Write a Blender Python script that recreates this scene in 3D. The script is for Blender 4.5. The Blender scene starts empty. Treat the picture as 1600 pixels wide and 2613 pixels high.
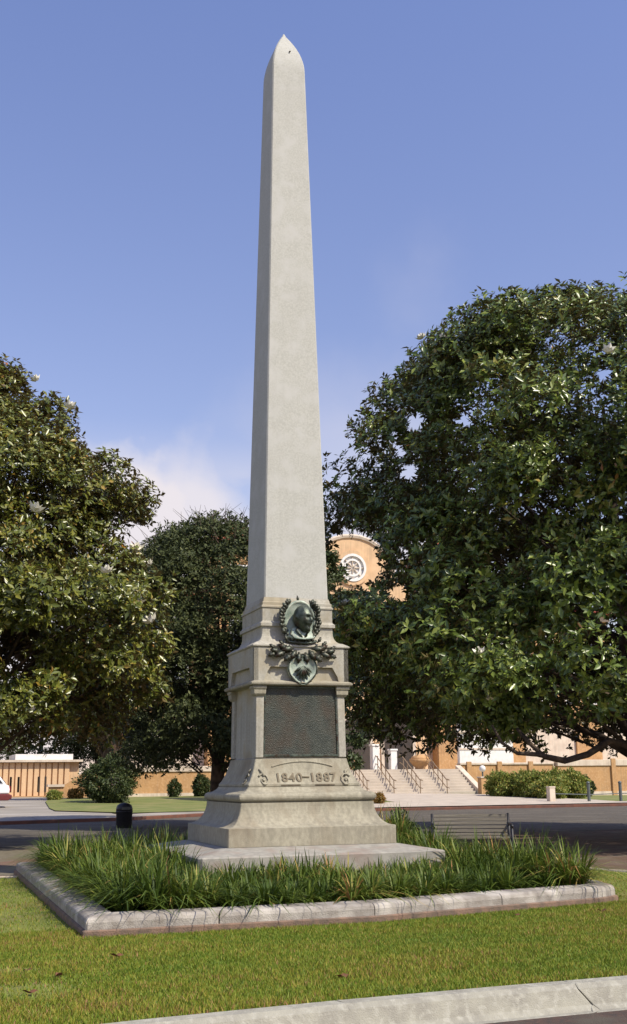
import bpy, math, random
import numpy as np
from mathutils import Vector, Matrix

R = math.radians
rnd = random.Random(7)
C = bpy.context.scene.collection
scene = bpy.context.scene

# ------------------------------------------------------------------ camera
cam = bpy.data.cameras.new("camera")
cam.sensor_fit = 'VERTICAL'; cam.sensor_height = 36.0; cam.sensor_width = 24.0
cam.lens = 2900.166 / 2613 * 36.0
cam.clip_start = 0.1; cam.clip_end = 3000
co = bpy.data.objects.new("camera", cam); C.objects.link(co)
_p, _r, _s = R(13.1199), R(-0.591214), R(19.0292)
F_ = Vector((math.sin(_s)*math.cos(_p), math.cos(_s)*math.cos(_p), math.sin(_p)))
R_ = Vector((math.cos(_s), -math.sin(_s), 0)); U_ = R_.cross(F_)
R2 = math.cos(_r)*R_ + math.sin(_r)*U_; U2 = -math.sin(_r)*R_ + math.cos(_r)*U_
M = Matrix((R2, U2, -F_)).transposed().to_4x4()
M.translation = Vector((-5.522, -17.404, 1.600))
co.matrix_world = M
scene.camera = co

# ------------------------------------------------------------------ light
SUN = Vector((0.37, -0.53, 0.74)).normalized()
world = bpy.data.worlds.new("World"); scene.world = world; world.use_nodes = True
wn = world.node_tree.nodes; wl = world.node_tree.links
for n in list(wn): wn.remove(n)
out = wn.new('ShaderNodeOutputWorld'); bg = wn.new('ShaderNodeBackground'); bg.inputs[1].default_value = 0.12
sky = wn.new('ShaderNodeTexSky'); sky.sky_type = 'NISHITA'; sky.sun_disc = False
sky.sun_elevation = math.asin(SUN.z); sky.sun_rotation = math.atan2(SUN.x, SUN.y)
sky.air_density = 1.25; sky.dust_density = 0.45; sky.ozone_density = 2.0; sky.altitude = 0
tint = wn.new('ShaderNodeMix'); tint.data_type = 'RGBA'; tint.blend_type = 'MULTIPLY'; tint.inputs[0].default_value = 1.0
tint.inputs[7].default_value = (1.26, 1.04, 1.24, 1)
wl.new(sky.outputs[0], tint.inputs[6])
tmix = wn.new('ShaderNodeMix'); tmix.data_type = 'RGBA'; tmix.inputs[6].default_value = (1.20, 0.96, 1.02, 1); tmix.inputs[7].default_value = (1.17, 1.03, 1.28, 1)
tco = wn.new('ShaderNodeTexCoord'); tse = wn.new('ShaderNodeSeparateXYZ'); wl.new(tco.outputs['Generated'], tse.inputs[0])
tmr = wn.new('ShaderNodeMapRange'); tmr.inputs['From Min'].default_value = 0.15; tmr.inputs['From Max'].default_value = 0.65; wl.new(tse.outputs[2], tmr.inputs['Value'])
wl.new(tmr.outputs[0], tmix.inputs[0]); wl.new(tmix.outputs[2], tint.inputs[7])
# thin clouds low over the horizon
tc = wn.new('ShaderNodeTexCoord'); sep = wn.new('ShaderNodeSeparateXYZ'); wl.new(tc.outputs['Generated'], sep.inputs[0])
mp = wn.new('ShaderNodeMapping'); mp.inputs['Scale'].default_value = (1.0, 1.0, 1.9); mp.inputs['Location'].default_value = (0.37, 0.1, 0.0)
wl.new(tc.outputs['Generated'], mp.inputs[0])
nz = wn.new('ShaderNodeTexNoise'); nz.inputs['Scale'].default_value = 3.2; nz.inputs['Detail'].default_value = 7; nz.inputs['Roughness'].default_value = 0.52
wl.new(mp.outputs[0], nz.inputs[0])
cr = wn.new('ShaderNodeMapRange'); cr.interpolation_type = 'SMOOTHSTEP'
cr.inputs['From Min'].default_value = 0.47; cr.inputs['From Max'].default_value = 0.60
wl.new(nz.outputs[0], cr.inputs['Value'])
el = wn.new('ShaderNodeMapRange'); el.interpolation_type = 'SMOOTHSTEP'
el.inputs['From Min'].default_value = 0.31; el.inputs['From Max'].default_value = 0.20; wl.new(sep.outputs[2], el.inputs['Value'])
mul = wn.new('ShaderNodeMath'); mul.operation = 'MULTIPLY'; wl.new(cr.outputs[0], mul.inputs[0]); wl.new(el.outputs[0], mul.inputs[1])
mul2 = wn.new('ShaderNodeMath'); mul2.operation = 'MULTIPLY'; mul2.inputs[1].default_value = 0.8; wl.new(mul.outputs[0], mul2.inputs[0])
prev = mul2.outputs[0]
nz2 = wn.new('ShaderNodeTexNoise'); nz2.inputs['Scale'].default_value = 9; nz2.inputs['Detail'].default_value = 6; wl.new(tc.outputs['Generated'], nz2.inputs[0])
for cd, r_in, r_out, amt in (((0.150, 0.962, 0.205), 0.06, 0.10, 0.95), ((0.125, 0.962, 0.235), 0.02, 0.075, 0.8), ((0.205, 0.955, 0.19), 0.05, 0.12, 0.85), ((0.36, 0.90, 0.20), 0.05, 0.2, 0.35), ((0.36, 0.80, 0.40), 0.0, 0.07, 0.10), ((-0.5, 0.84, 0.2), 0.05, 0.25, 0.7), ((0.9, 0.35, 0.22), 0.05, 0.3, 0.7), ((-0.9, -0.3, 0.25), 0.05, 0.3, 0.7), ((0.3, -0.9, 0.22), 0.05, 0.25, 0.6)):
    cdv = Vector(cd).normalized()
    vd = wn.new('ShaderNodeVectorMath'); vd.operation = 'DISTANCE'; vd.inputs[1].default_value = cdv; wl.new(tc.outputs['Generated'], vd.inputs[0])
    ad = wn.new('ShaderNodeMath'); ad.operation = 'MULTIPLY_ADD'; ad.inputs[1].default_value = 0.16; wl.new(nz2.outputs[0], ad.inputs[0]); wl.new(vd.outputs['Value'], ad.inputs[2])
    mr = wn.new('ShaderNodeMapRange'); mr.interpolation_type = 'SMOOTHSTEP'; mr.inputs['From Min'].default_value = r_out+0.08; mr.inputs['From Max'].default_value = r_in+0.08
    mr.inputs['To Max'].default_value = amt; wl.new(ad.outputs[0], mr.inputs['Value'])
    mxx = wn.new('ShaderNodeMath'); mxx.operation = 'MAXIMUM'; wl.new(prev, mxx.inputs[0]); wl.new(mr.outputs[0], mxx.inputs[1]); prev = mxx.outputs[0]
cm = wn.new('ShaderNodeMix'); cm.data_type = 'RGBA'; cm.inputs[7].default_value = (5.9, 5.5, 5.7, 1)
wl.new(prev, cm.inputs[0]); wl.new(tint.outputs[2], cm.inputs[6])
wl.new(cm.outputs[2], bg.inputs[0]); wl.new(bg.outputs[0], out.inputs[0])

sl = bpy.data.lights.new("sun", 'SUN'); sl.energy = 4.45; sl.angle = R(0.5); sl.color = (1.0, 0.92, 0.77)
so = bpy.data.objects.new("sun", sl); C.objects.link(so)
so.rotation_euler = (-SUN).to_track_quat('-Z', 'Y').to_euler()
vs = scene.view_settings
vs.view_transform = 'Standard'; vs.look = 'None'; vs.gamma = 1; vs.exposure = 0.3; vs.use_curve_mapping = False
scene.render.engine = 'CYCLES'
scene.cycles.max_bounces = 6; scene.cycles.transparent_max_bounces = 6

# ------------------------------------------------------------------ materials
def mat(name, c1, c2=None, scale=5, rough=0.8, bump=0.0, bscale=60, metal=0.0, c3=None, s3=1.0, spec=None, detail=5, lo=0.35, hi=0.65, lo3=0.5, hi3=0.68, stretch=None, bdist=0.02, streak=0.0):
    m = bpy.data.materials.new(name); m.use_nodes = True
    n = m.node_tree.nodes; l = m.node_tree.links; b = n['Principled BSDF']
    b.inputs['Roughness'].default_value = rough; b.inputs['Metallic'].default_value = metal
    if spec is not None: b.inputs['Specular IOR Level'].default_value = spec
    tc = n.new('ShaderNodeTexCoord'); src = tc.outputs['Object']
    if stretch:
        mp = n.new('ShaderNodeMapping'); mp.inputs['Scale'].default_value = stretch; l.new(src, mp.inputs[0]); src = mp.outputs[0]
    def noise(s, d=detail):
        t = n.new('ShaderNodeTexNoise'); t.inputs['Scale'].default_value = s; t.inputs['Detail'].default_value = d
        l.new(src, t.inputs['Vector']); return t
    def ramp(t, a, z):
        r = n.new('ShaderNodeMapRange'); r.inputs['From Min'].default_value = a; r.inputs['From Max'].default_value = z
        l.new(t.outputs[0], r.inputs['Value']); return r.outputs[0]
    col = None
    if c2 is None: b.inputs['Base Color'].default_value = (*c1, 1)
    else:
        mx = n.new('ShaderNodeMix'); mx.data_type = 'RGBA'
        mx.inputs[6].default_value = (*c1, 1); mx.inputs[7].default_value = (*c2, 1)
        l.new(ramp(noise(scale), lo, hi), mx.inputs[0]); col = mx.outputs[2]
        if c3:
            m3 = n.new('ShaderNodeMix'); m3.data_type = 'RGBA'; m3.inputs[7].default_value = (*c3, 1)
            l.new(col, m3.inputs[6]); l.new(ramp(noise(s3), lo3, hi3), m3.inputs[0]); col = m3.outputs[2]
        if streak:
            mp2 = n.new('ShaderNodeMapping'); mp2.inputs['Scale'].default_value = (9, 9, 0.35); l.new(tc.outputs['Object'], mp2.inputs[0])
            t2 = n.new('ShaderNodeTexNoise'); t2.inputs['Scale'].default_value = 1.0; t2.inputs['Detail'].default_value = 6; l.new(mp2.outputs[0], t2.inputs['Vector'])
            t3 = noise(0.9, 3); ad = n.new('ShaderNodeMath'); ad.operation = 'MULTIPLY'; l.new(t2.outputs[0], ad.inputs[0]); l.new(t3.outputs[0], ad.inputs[1])
            rr = n.new('ShaderNodeMapRange'); rr.inputs['From Min'].default_value = 0.22; rr.inputs['From Max'].default_value = 0.40; rr.inputs['To Min'].default_value = 0; rr.inputs['To Max'].default_value = streak
            l.new(ad.outputs[0], rr.inputs['Value'])
            ms = n.new('ShaderNodeMix'); ms.data_type = 'RGBA'; ms.inputs[7].default_value = (0.13, 0.115, 0.085, 1); l.new(rr.outputs[0], ms.inputs[0]); l.new(col, ms.inputs[6]); col = ms.outputs[2]
        l.new(col, b.inputs['Base Color'])
    if bump:
        bp = n.new('ShaderNodeBump'); bp.inputs['Strength'].default_value = bump; bp.inputs['Distance'].default_value = bdist
        l.new(noise(bscale, 4).outputs[0], bp.inputs['Height']); l.new(bp.outputs[0], b.inputs['Normal'])
    return m

def leafmat(name, cols, under=None, rough=0.4, trans=0.0, spec=0.5):
    """leaf colour picked per leaf from the 'tint' attribute; rusty underside when given"""
    m = bpy.data.materials.new(name); m.use_nodes = True
    n = m.node_tree.nodes; l = m.node_tree.links; b = n['Principled BSDF']
    at = n.new('ShaderNodeAttribute'); at.attribute_name = 'tint'
    cr = n.new('ShaderNodeValToRGB'); e = cr.color_ramp.elements
    e[0].position = cols[0][0]; e[0].color = (*cols[0][1], 1); e[1].position = cols[-1][0]; e[1].color = (*cols[-1][1], 1)
    for p, c in cols[1:-1]:
        q = e.new(p); q.color = (*c, 1)
    l.new(at.outputs['Fac'], cr.inputs[0]); col = cr.outputs[0]
    if under:
        g = n.new('ShaderNodeNewGeometry'); mx = n.new('ShaderNodeMix'); mx.data_type = 'RGBA'
        mx.inputs[7].default_value = (*under, 1); l.new(g.outputs['Backfacing'], mx.inputs[0]); l.new(col, mx.inputs[6]); col = mx.outputs[2]
    l.new(col, b.inputs['Base Color'])
    b.inputs['Roughness'].default_value = rough; b.inputs['Specular IOR Level'].default_value = spec
    if trans:
        tr = n.new('ShaderNodeBsdfTranslucent'); l.new(col, tr.inputs[0]); ms = n.new('ShaderNodeMixShader'); ms.inputs[0].default_value = trans
        l.new(b.outputs[0], ms.inputs[1]); l.new(tr.outputs[0], ms.inputs[2]); l.new(ms.outputs[0], n['Material Output'].inputs[0])
    return m

MT = {}
MT['granite'] = mat('granite', (0.48, 0.475, 0.42), (0.40, 0.395, 0.345), 38, 0.85, 0.5, 150, c3=(0.48, 0.475, 0.43), s3=3.5, bdist=0.006, detail=8, streak=0.06)
MT['granite_mid'] = mat('granite_pedestal', (0.445, 0.42, 0.345), (0.35, 0.33, 0.265), 30, 0.88, 0.6, 130, c3=(0.36, 0.31, 0.21), s3=2.2, bdist=0.008, detail=8, streak=0.35)
MT['granite_base'] = mat('granite_base', (0.37, 0.34, 0.25), (0.285, 0.26, 0.19), 24, 0.9, 0.7, 110, c3=(0.24, 0.20, 0.135), s3=2.6, lo3=0.50, hi3=0.72, bdist=0.01, detail=8, stretch=(1, 1, 0.55), streak=0.45)
MT['apron'] = mat('apron_cement', (0.33, 0.31, 0.26), (0.25, 0.235, 0.20), 9, 0.9, 0.5, 60, c3=(0.26, 0.21, 0.17), s3=3, bdist=0.01)
MT['carve_dark'] = mat('incised_shade', (0.10, 0.08, 0.05), (0.16, 0.13, 0.09), 20, 0.95)  # dark colour painting in the shade inside the incised lines
MT['bronze'] = mat('dark_bronze', (0.035, 0.045, 0.035), (0.11, 0.13, 0.10), 14, 0.45, 0.4, 60, metal=0.55, c3=(0.05, 0.03, 0.018), s3=9, bdist=0.01)
MT['patina'] = mat('pale_patina', (0.46, 0.52, 0.42), (0.17, 0.23, 0.18), 11, 0.6, 0.4, 70, metal=0.15, c3=(0.45, 0.44, 0.36), s3=22, bdist=0.01)
MT['kerb'] = mat('kerb_granite', (0.33, 0.30, 0.26), (0.235, 0.205, 0.17), 7, 0.9, 0.8, 70, c3=(0.47, 0.43, 0.37), s3=3, bdist=0.012, detail=9)
MT['kerb_base'] = mat('kerb_footing', (0.22, 0.14, 0.095), (0.13, 0.095, 0.07), 9, 0.95, 0.8, 60, bdist=0.012)
MT['concrete'] = mat('kerb_concrete', (0.33, 0.315, 0.25), (0.25, 0.235, 0.19), 6, 0.9, 0.7, 90, c3=(0.37, 0.355, 0.29), s3=18, bdist=0.01, detail=9)
MT['benchwood'] = mat('bench_wood', (0.18, 0.16, 0.125), (0.12, 0.105, 0.08), 8, 0.85, 0.5, 40, stretch=(.2, 3, 3))
MT['brickpath'] = mat('red_brown_path', (0.10, 0.055, 0.035), (0.13, 0.085, 0.055), 5, 0.95, 0.6, 60, c3=(0.15, 0.12, 0.085), s3=1.2)
MT['soil'] = mat('mulch', (0.05, 0.032, 0.02), (0.09, 0.06, 0.035), 30, 1, 1, 50, bdist=0.03)
MT['lawn'] = mat('turf', (0.13, 0.16, 0.02), (0.19, 0.195, 0.035), 1.7, 0.95, 0.6, 80, c3=(0.19, 0.125, 0.06), s3=0.9, lo3=0.52, hi3=0.75)
MT['street'] = mat('red_asphalt', (0.085, 0.045, 0.03), (0.05, 0.036, 0.027), 20, 0.9, 0.9, 130, c3=(0.08, 0.065, 0.045), s3=3, bdist=0.01)
MT['asphalt'] = mat('asphalt', (0.062, 0.052, 0.038), (0.105, 0.09, 0.066), 4, 0.9, 0.6, 90, c3=(0.14, 0.12, 0.09), s3=0.45, stretch=(1, 3.2, 1))
MT['path'] = mat('sandy_path', (0.175, 0.15, 0.10), (0.125, 0.105, 0.072), 6, 0.95, 0.6, 60, c3=(0.16, 0.09, 0.06), s3=0.5, lo3=0.5, hi3=0.62)
MT['far_road'] = mat('pale_road', (0.30, 0.265, 0.215), (0.23, 0.205, 0.17), 0.9, 0.9, stretch=(0.35, 1.6, 1), c3=(0.40, 0.36, 0.31), s3=0.4)
MT['plaza'] = mat('plaza_concrete', (0.50, 0.43, 0.345), (0.42, 0.36, 0.29), 1.2, 0.9, 0.3, 30)
MT['far_lawn'] = mat('far_turf', (0.12, 0.15, 0.03), (0.18, 0.19, 0.05), 1.2, 0.95, c3=(0.22, 0.2, 0.07), s3=0.5)
MT['wild'] = mat('rough_ground', (0.10, 0.10, 0.04), (0.14, 0.12, 0.06), 0.2, 1)
MT['redkerb'] = mat('red_brown_kerb', (0.16, 0.06, 0.035), (0.10, 0.045, 0.03), 3, 0.8)
MT['tan'] = mat('tan_brick', (0.50, 0.29, 0.125), (0.42, 0.235, 0.10), 1.6, 0.85, c3=(0.55, 0.34, 0.17), s3=7, streak=0.25, bump=0.4, bscale=12)
MT['tanlight'] = mat('tan_stucco', (0.70, 0.47, 0.27), (0.62, 0.41, 0.23), 2.0, 0.85, streak=0.25, bump=0.4, bscale=12)
MT['cream'] = mat('cream_stone', (0.66, 0.56, 0.44), (0.56, 0.46, 0.36), 2.5, 0.8, streak=0.25, bump=0.4, bscale=12)
MT['white'] = mat('white_paint', (0.78, 0.76, 0.72), (0.68, 0.66, 0.62), 3, 0.6)
MT['tile'] = mat('red_roof_tile', (0.42, 0.12, 0.055), (0.33, 0.085, 0.04), 3, 0.7)
MT['dark'] = mat('dark_opening', (0.03, 0.022, 0.018), (0.05, 0.035, 0.025), 2, 0.7)
MT['glass'] = mat('window_glass', (0.03, 0.04, 0.05), rough=0.08)
MT['metal'] = mat('grey_green_metal', (0.13, 0.15, 0.14), (0.09, 0.10, 0.10), 12, 0.5, metal=0.3)
MT['rail'] = mat('rail_metal', (0.22, 0.15, 0.09), (0.34, 0.25, 0.17), 6, 0.55, metal=0.3)
MT['bin'] = mat('black_bin', (0.018, 0.018, 0.022), (0.03, 0.03, 0.035), 10, 0.5)
MT['carwhite'] = mat('car_white', (0.80, 0.80, 0.80), rough=0.2)
MT['carred'] = mat('car_maroon', (0.14, 0.03, 0.03), rough=0.3)
MT['rubber'] = mat('rubber', (0.02, 0.02, 0.02), rough=0.8)
MT['chrome'] = mat('chrome', (0.5, 0.5, 0.5), rough=0.2, metal=0.9)
MT['redlamp'] = mat('tail_lamp', (0.35, 0.02, 0.02), rough=0.2)
MT['bark'] = mat('bark', (0.085, 0.06, 0.04), (0.045, 0.032, 0.024), 12, 0.95, 1, 25, c3=(0.17, 0.12, 0.08), s3=3)
MT['blossom'] = mat('blossom_white', (0.82, 0.80, 0.70), (0.78, 0.74, 0.60), 9, 0.6)
MT['deadleaf'] = mat('dead_leaf', (0.20, 0.08, 0.03), (0.12, 0.05, 0.025), 30, 0.8)
MT['magnolia'] = leafmat('magnolia_leaf', [(0, (0.048, 0.080, 0.014)), (0.5, (0.12, 0.175, 0.028)), (0.86, (0.24, 0.28, 0.05)), (0.97, (0.30, 0.25, 0.05)), (1, (0.32, 0.14, 0.04))], (0.12, 0.10, 0.04), 0.33, 0.15, 0.55)
MT['magnolia_gold'] = leafmat('magnolia_leaf_golden', [(0, (0.045, 0.062, 0.010)), (0.45, (0.11, 0.135, 0.020)), (0.85, (0.22, 0.22, 0.035)), (0.95, (0.34, 0.22, 0.04)), (1, (0.42, 0.15, 0.04))], (0.15, 0.11, 0.04), 0.33, 0.16, 0.55)
MT['fine'] = leafmat('fine_leaf', [(0, (0.034, 0.046, 0.016)), (0.6, (0.066, 0.085, 0.026)), (1, (0.13, 0.14, 0.045))], None, 0.6, 0.12, 0.3)
MT['shrub'] = leafmat('shrub_leaf', [(0, (0.03, 0.05, 0.014)), (0.6, (0.055, 0.08, 0.02)), (1, (0.10, 0.11, 0.03))], None, 0.55, 0.1, 0.4)
MT['hedgeleaf'] = leafmat('hedge_leaf', [(0, (0.13, 0.18, 0.03)), (0.6, (0.24, 0.29, 0.06)), (1, (0.40, 0.33, 0.08))], None, 0.55, 0.25, 0.4)
MT['goldleaf'] = leafmat('golden_leaf', [(0, (0.14, 0.10, 0.02)), (0.6, (0.28, 0.18, 0.03)), (1, (0.36, 0.16, 0.04))], None, 0.55, 0.15, 0.4)
MT['blade'] = leafmat('strap_leaf', [(0, (0.030, 0.055, 0.008)), (0.45, (0.070, 0.115, 0.014)), (0.85, (0.165, 0.21, 0.028)), (0.93, (0.40, 0.34, 0.09)), (1, (0.38, 0.20, 0.07))], None, 0.5, 0.22, 0.3)
MT['grassblade'] = leafmat('turf_blade', [(0, (0.10, 0.17, 0.014)), (0.5, (0.205, 0.26, 0.026)), (0.85, (0.33, 0.27, 0.04)), (1, (0.36, 0.19, 0.09))], None, 0.6, 0.2, 0.3)

# ------------------------------------------------------------------ helpers
def tag(o, label=None, cat=None, group=None, kind=None):
    if label: o['label'] = label
    if cat: o['category'] = cat
    if group: o['group'] = group
    if kind: o['kind'] = kind
    return o
def empty(name, loc=(0, 0, 0), rz=0, label=None, cat=None, group=None):
    o = bpy.data.objects.new(name, None); C.objects.link(o); o.location = loc; o.rotation_euler = (0, 0, rz)
    o.empty_display_size = 0.3
    return tag(o, label, cat, group)
def meshobj(name, verts, faces, m, parent=None, smooth=False):
    me = bpy.data.meshes.new(name); me.from_pydata([tuple(v) for v in verts], [], faces); me.validate(); me.update()
    if smooth: me.polygons.foreach_set('use_smooth', [True]*len(me.polygons))
    me.materials.append(MT[m] if isinstance(m, str) else m)
    o = bpy.data.objects.new(name, me); C.objects.link(o)
    if parent: o.parent = parent
    return o
def share(name, src, parent, loc=None, rot=None, scale=None):
    o = bpy.data.objects.new(name, src.data); C.objects.link(o); o.parent = parent
    o.location = src.location if loc is None else loc
    o.rotation_euler = src.rotation_euler if rot is None else rot
    if scale: o.scale = scale
    return o
def copy_tree(o, parent=None):
    c = o.copy(); C.objects.link(c); c.parent = parent
    for ch in list(o.children): copy_tree(ch, c)
    return c

class MB:
    def __init__(s): s.v = []; s.f = []
    def add(s, vs, fs):
        b = len(s.v); s.v += [tuple(p) for p in vs]; s.f += [tuple(i+b for i in f) for f in fs]; return s
    def box(s, x0, x1, y0, y1, z0, z1):
        v = [(x, y, z) for z in (z0, z1) for x, y in ((x0, y0), (x1, y0), (x1, y1), (x0, y1))]
        return s.add(v, [(0, 3, 2, 1), (4, 5, 6, 7), (0, 1, 5, 4), (1, 2, 6, 5), (2, 3, 7, 6), (3, 0, 4, 7)])
    def ring_loft(s, rings, cap=True, closed=True):
        n = len(rings[0]); vs = [p for r in rings for p in r]; fs = []
        for i in range(len(rings)-1):
            for j in range(n if closed else n-1):
                a = i*n+j; b = i*n+(j+1) % n
                fs.append((a, b, b+n, a+n))
        if cap: fs += [tuple(reversed(range(n))), tuple(range((len(rings)-1)*n, len(rings)*n))]
        return s.add(vs, fs)
    def tube(s, pts, rads, seg=8):
        pts = [Vector(p) for p in pts]; rings = []
        if not isinstance(rads, (list, tuple)): rads = [rads]*len(pts)
        up = Vector((0.13, 0.21, 1)).normalized()
        for i, p in enumerate(pts):
            d = (pts[min(i+1, len(pts)-1)] - pts[max(i-1, 0)]).normalized()
            a = d.cross(up if abs(d.dot(up)) < 0.95 else Vector((1, 0, 0))).normalized(); b = d.cross(a)
            rings.append([p + (a*math.cos(t)+b*math.sin(t))*rads[i] for t in [2*math.pi*k/seg for k in range(seg)]])
        return s.ring_loft([list(reversed(r)) for r in rings])
    def prism_y(s, poly, y0, y1):
        """poly of (x,z), counter clockwise seen from -y, from y0 (front) to y1 (back)"""
        n = len(poly); v = [(x, y0, z) for x, z in poly] + [(x, y1, z) for x, z in poly]
        f = [tuple(range(n)), tuple(reversed(range(n, 2*n)))] + [((i+1) % n, i, i+n, (i+1) % n+n) for i in range(n)]
        return s.add(v, f)
    def build(s, name, m, parent=None, smooth=False): return meshobj(name, s.v, s.f, m, parent, smooth)

def bevel(o, w=0.01, seg=2, ang=35):
    b = o.modifiers.new('bevel', 'BEVEL'); b.width = w; b.segments = seg; b.limit_method = 'ANGLE'; b.angle_limit = R(ang); return o

def square_stack(name, prof, m, parent, ch=0.012, sub=1):
    rings = []
    for w, z in prof:
        c = min(ch, w*0.45)
        rings.append([(x, y, z) for x, y in ((-w+c, -w), (w-c, -w), (w, -w+c), (w, w-c), (w-c, w), (-w+c, w), (-w, w-c), (-w, -w+c))])
    return MB().ring_loft(rings).build(name, m, parent)

def leaf_mesh(name, base, d, nrm, L, Wd, m, parent, tint, fold=0.25, droop=0.0):
    """base,d,nrm arrays (n,3); L,Wd (n,) -> folded diamond leaves"""
    n = len(base); s = np.cross(d, nrm); s /= np.linalg.norm(s, axis=1)[:, None]+1e-9
    up = np.cross(s, d)
    mid = base + d*(L*0.48)[:, None]
    V = np.empty((n, 4, 3), np.float32)
    V[:, 0] = base
    V[:, 1] = mid - s*(Wd*0.5)[:, None] + up*(fold*Wd)[:, None]
    V[:, 2] = base + d*L[:, None] - up*(droop*L)[:, None]
    V[:, 3] = mid + s*(Wd*0.5)[:, None] + up*(fold*Wd)[:, None]
    V = V.reshape(-1, 3)
    b = np.arange(n)*4
    T = np.stack([b, b+2, b+1, b, b+3, b+2], 1).reshape(-1).astype(np.int32)
    return rawmesh(name, V, T, np.repeat(tint, 4), m, parent)
def rawmesh(name, V, T, tint, m, parent):
    me = bpy.data.meshes.new(name)
    me.vertices.add(len(V)); me.vertices.foreach_set('co', np.ascontiguousarray(V, np.float32).ravel())
    nt = len(T)//3
    me.loops.add(len(T)); me.loops.foreach_set('vertex_index', T)
    me.polygons.add(nt); me.polygons.foreach_set('loop_start', np.arange(nt, dtype=np.int32)*3)
    me.polygons.foreach_set('loop_total', np.full(nt, 3, np.int32))
    me.update(calc_edges=True)
    a = me.attributes.new('tint', 'FLOAT', 'POINT'); a.data.foreach_set('value', np.ascontiguousarray(tint, np.float32))
    me.materials.append(MT[m])
    o = bpy.data.objects.new(name, me); C.objects.link(o)
    if parent: o.parent = parent
    return o
def unit(a): return a/(np.linalg.norm(a, axis=-1, keepdims=True)+1e-9)

def yk(x): return float(np.interp(x, [-60, -2.4, 2.4, 7, 16, 80], [25, 27.3, 28.8, 32.5, 34, 34]))
def zt(x): return float(np.interp(x, [8, 20, 28, 34, 45], [.5, .55, .42, .2, .1]))
def zg(x, y):
    k = yk(x)
    return 0.0 if y < k else .12+(zt(x)-.12)*min(1.0, (y-k)/(46-k))

# ------------------------------------------------------------------ ground
def sheet(name, poly, z, m, thick=0):
    o = meshobj(name, [(x, y, z) for x, y in poly], [tuple(range(len(poly)))], m); tag(o, kind='structure'); return o
def grid_sheet(name, x0, x1, y0, y1, nx, ny, m, dz, fx=None):
    vs = []; fs = []
    for j in range(ny+1):
        for i in range(nx+1):
            x = x0+(x1-x0)*i/nx; t = j/ny
            if fx: x, y = fx(i/nx, t)
            else: y = y0+(y1-y0)*t
            vs.append((x, y, zg(x, max(y, yk(x)+.001))+dz))
    for j in range(ny):
        for i in range(nx):
            a = j*(nx+1)+i; fs.append((a, a+1, a+nx+2, a+nx+1))
    return tag(meshobj(name, vs, fs, m), kind='structure')
sheet('ground', [(-900, -900), (900, -900), (900, 1500), (-900, 1500)], -0.45, 'wild')
KF = [(-30, -8.6), (-8.5, -9.0), (-6.2, -9.25), (-5.2, -9.32), (-4.4, -9.24), (-3.95, -9.17), (-2.49, -9.03), (-1.2, -8.97), (0.05, -8.93), (4, -8.7), (12, -8.2), (40, -6.5)]
sheet('street', [(-80, -70), (80, -70), (80, -3)]+[(x, y-0.16) for x, y in reversed(KF)]+[(-80, -8)], -0.17, 'street')
lawn_back = [(40, -2.5), (9, -1.6), (6.4, -1.0), (5.6, -0.1), (5.3, 3.1), (-30, 3.1)]
lawn = sheet('lawn', KF+lawn_back, 0.0, 'lawn')
sheet('path', [(-80, -2.9), (80, -2.9), (80, 13), (8, 13), (-80, 12)], -0.012, 'path')
sheet('brick_path', [(5.4, -.35), (6.3, -1.1), (9, -1.7), (40, -2.6), (40, 12), (8.5, 12.2), (6.4, 5)], -0.006, 'brickpath')
sheet('road', [(-80, 11.6), (8, 12.6), (80, 12.6)]+[(x, yk(x)) for x in (80, 40, 16, 12, 7, 4.5, 2.4, 0, -2.4, -60, -80)], -0.004, 'asphalt')
def fx_all(u, t):
    x = -70+190*u; return x, yk(x)+0.15+(140-yk(x))*t
grid_sheet('far_ground', 0, 0, 0, 0, 95, 40, 'wild', -0.03, fx_all)
def fx_road(u, t):
    x = -40+42.5*u; return x, yk(x)+0.15+(62-yk(x))*t
grid_sheet('side_road', 0, 0, 0, 0, 30, 20, 'far_road', -0.012, fx_road)
def fx_walk(u, t):
    x = -1+15*u; return x, yk(x)+0.15+(1.9 if x > 2 else 2.6)*t
grid_sheet('pavement', 0, 0, 0, 0, 20, 2, 'far_road', 0.004, fx_walk)
def fx_fl(u, t):
    x = 0.4+18.0*u; y0 = np.interp(x, [0.4, 3.2, 6.4, 20], [34.7, 31.9, 33.3, 36]); y1 = np.interp(x, [0.4, 1.3, 6, 20], [37, 48.4, 54, 54]); return x, y0+(y1-y0)*t
grid_sheet('far_lawn', 0, 0, 0, 0, 30, 14, 'far_lawn', 0.03, fx_fl)
def fx_pl(u, t):
    x = 12.5+17*u+ (0.0 if t < .3 else 0); y0 = yk(x)+0.15
    if x > 18: y1 = 50.6
    else: y1 = 38.0
    if x > 26.0: y1 = 50.6-(x-26.0)*3.6
    return x, y0+(y1-y0)*t
grid_sheet('plaza', 0, 0, 0, 0, 60, 12, 'plaza', 0.045, fx_pl)
def fx_walk2(u, t):
    x = 27+50*u; return x, yk(x)+0.15+2.2*t
grid_sheet('pavement', 0, 0, 0, 0, 30, 2, 'far_road', 0.02, fx_walk2)
def fx_fr(u, t):
    x = 26.8+35*u; y0 = yk(x)+2.3; return x, y0+(54-y0)*t
grid_sheet('far_lawn', 0, 0, 0, 0, 30, 10, 'far_lawn', 0.012, fx_fr)

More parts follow.
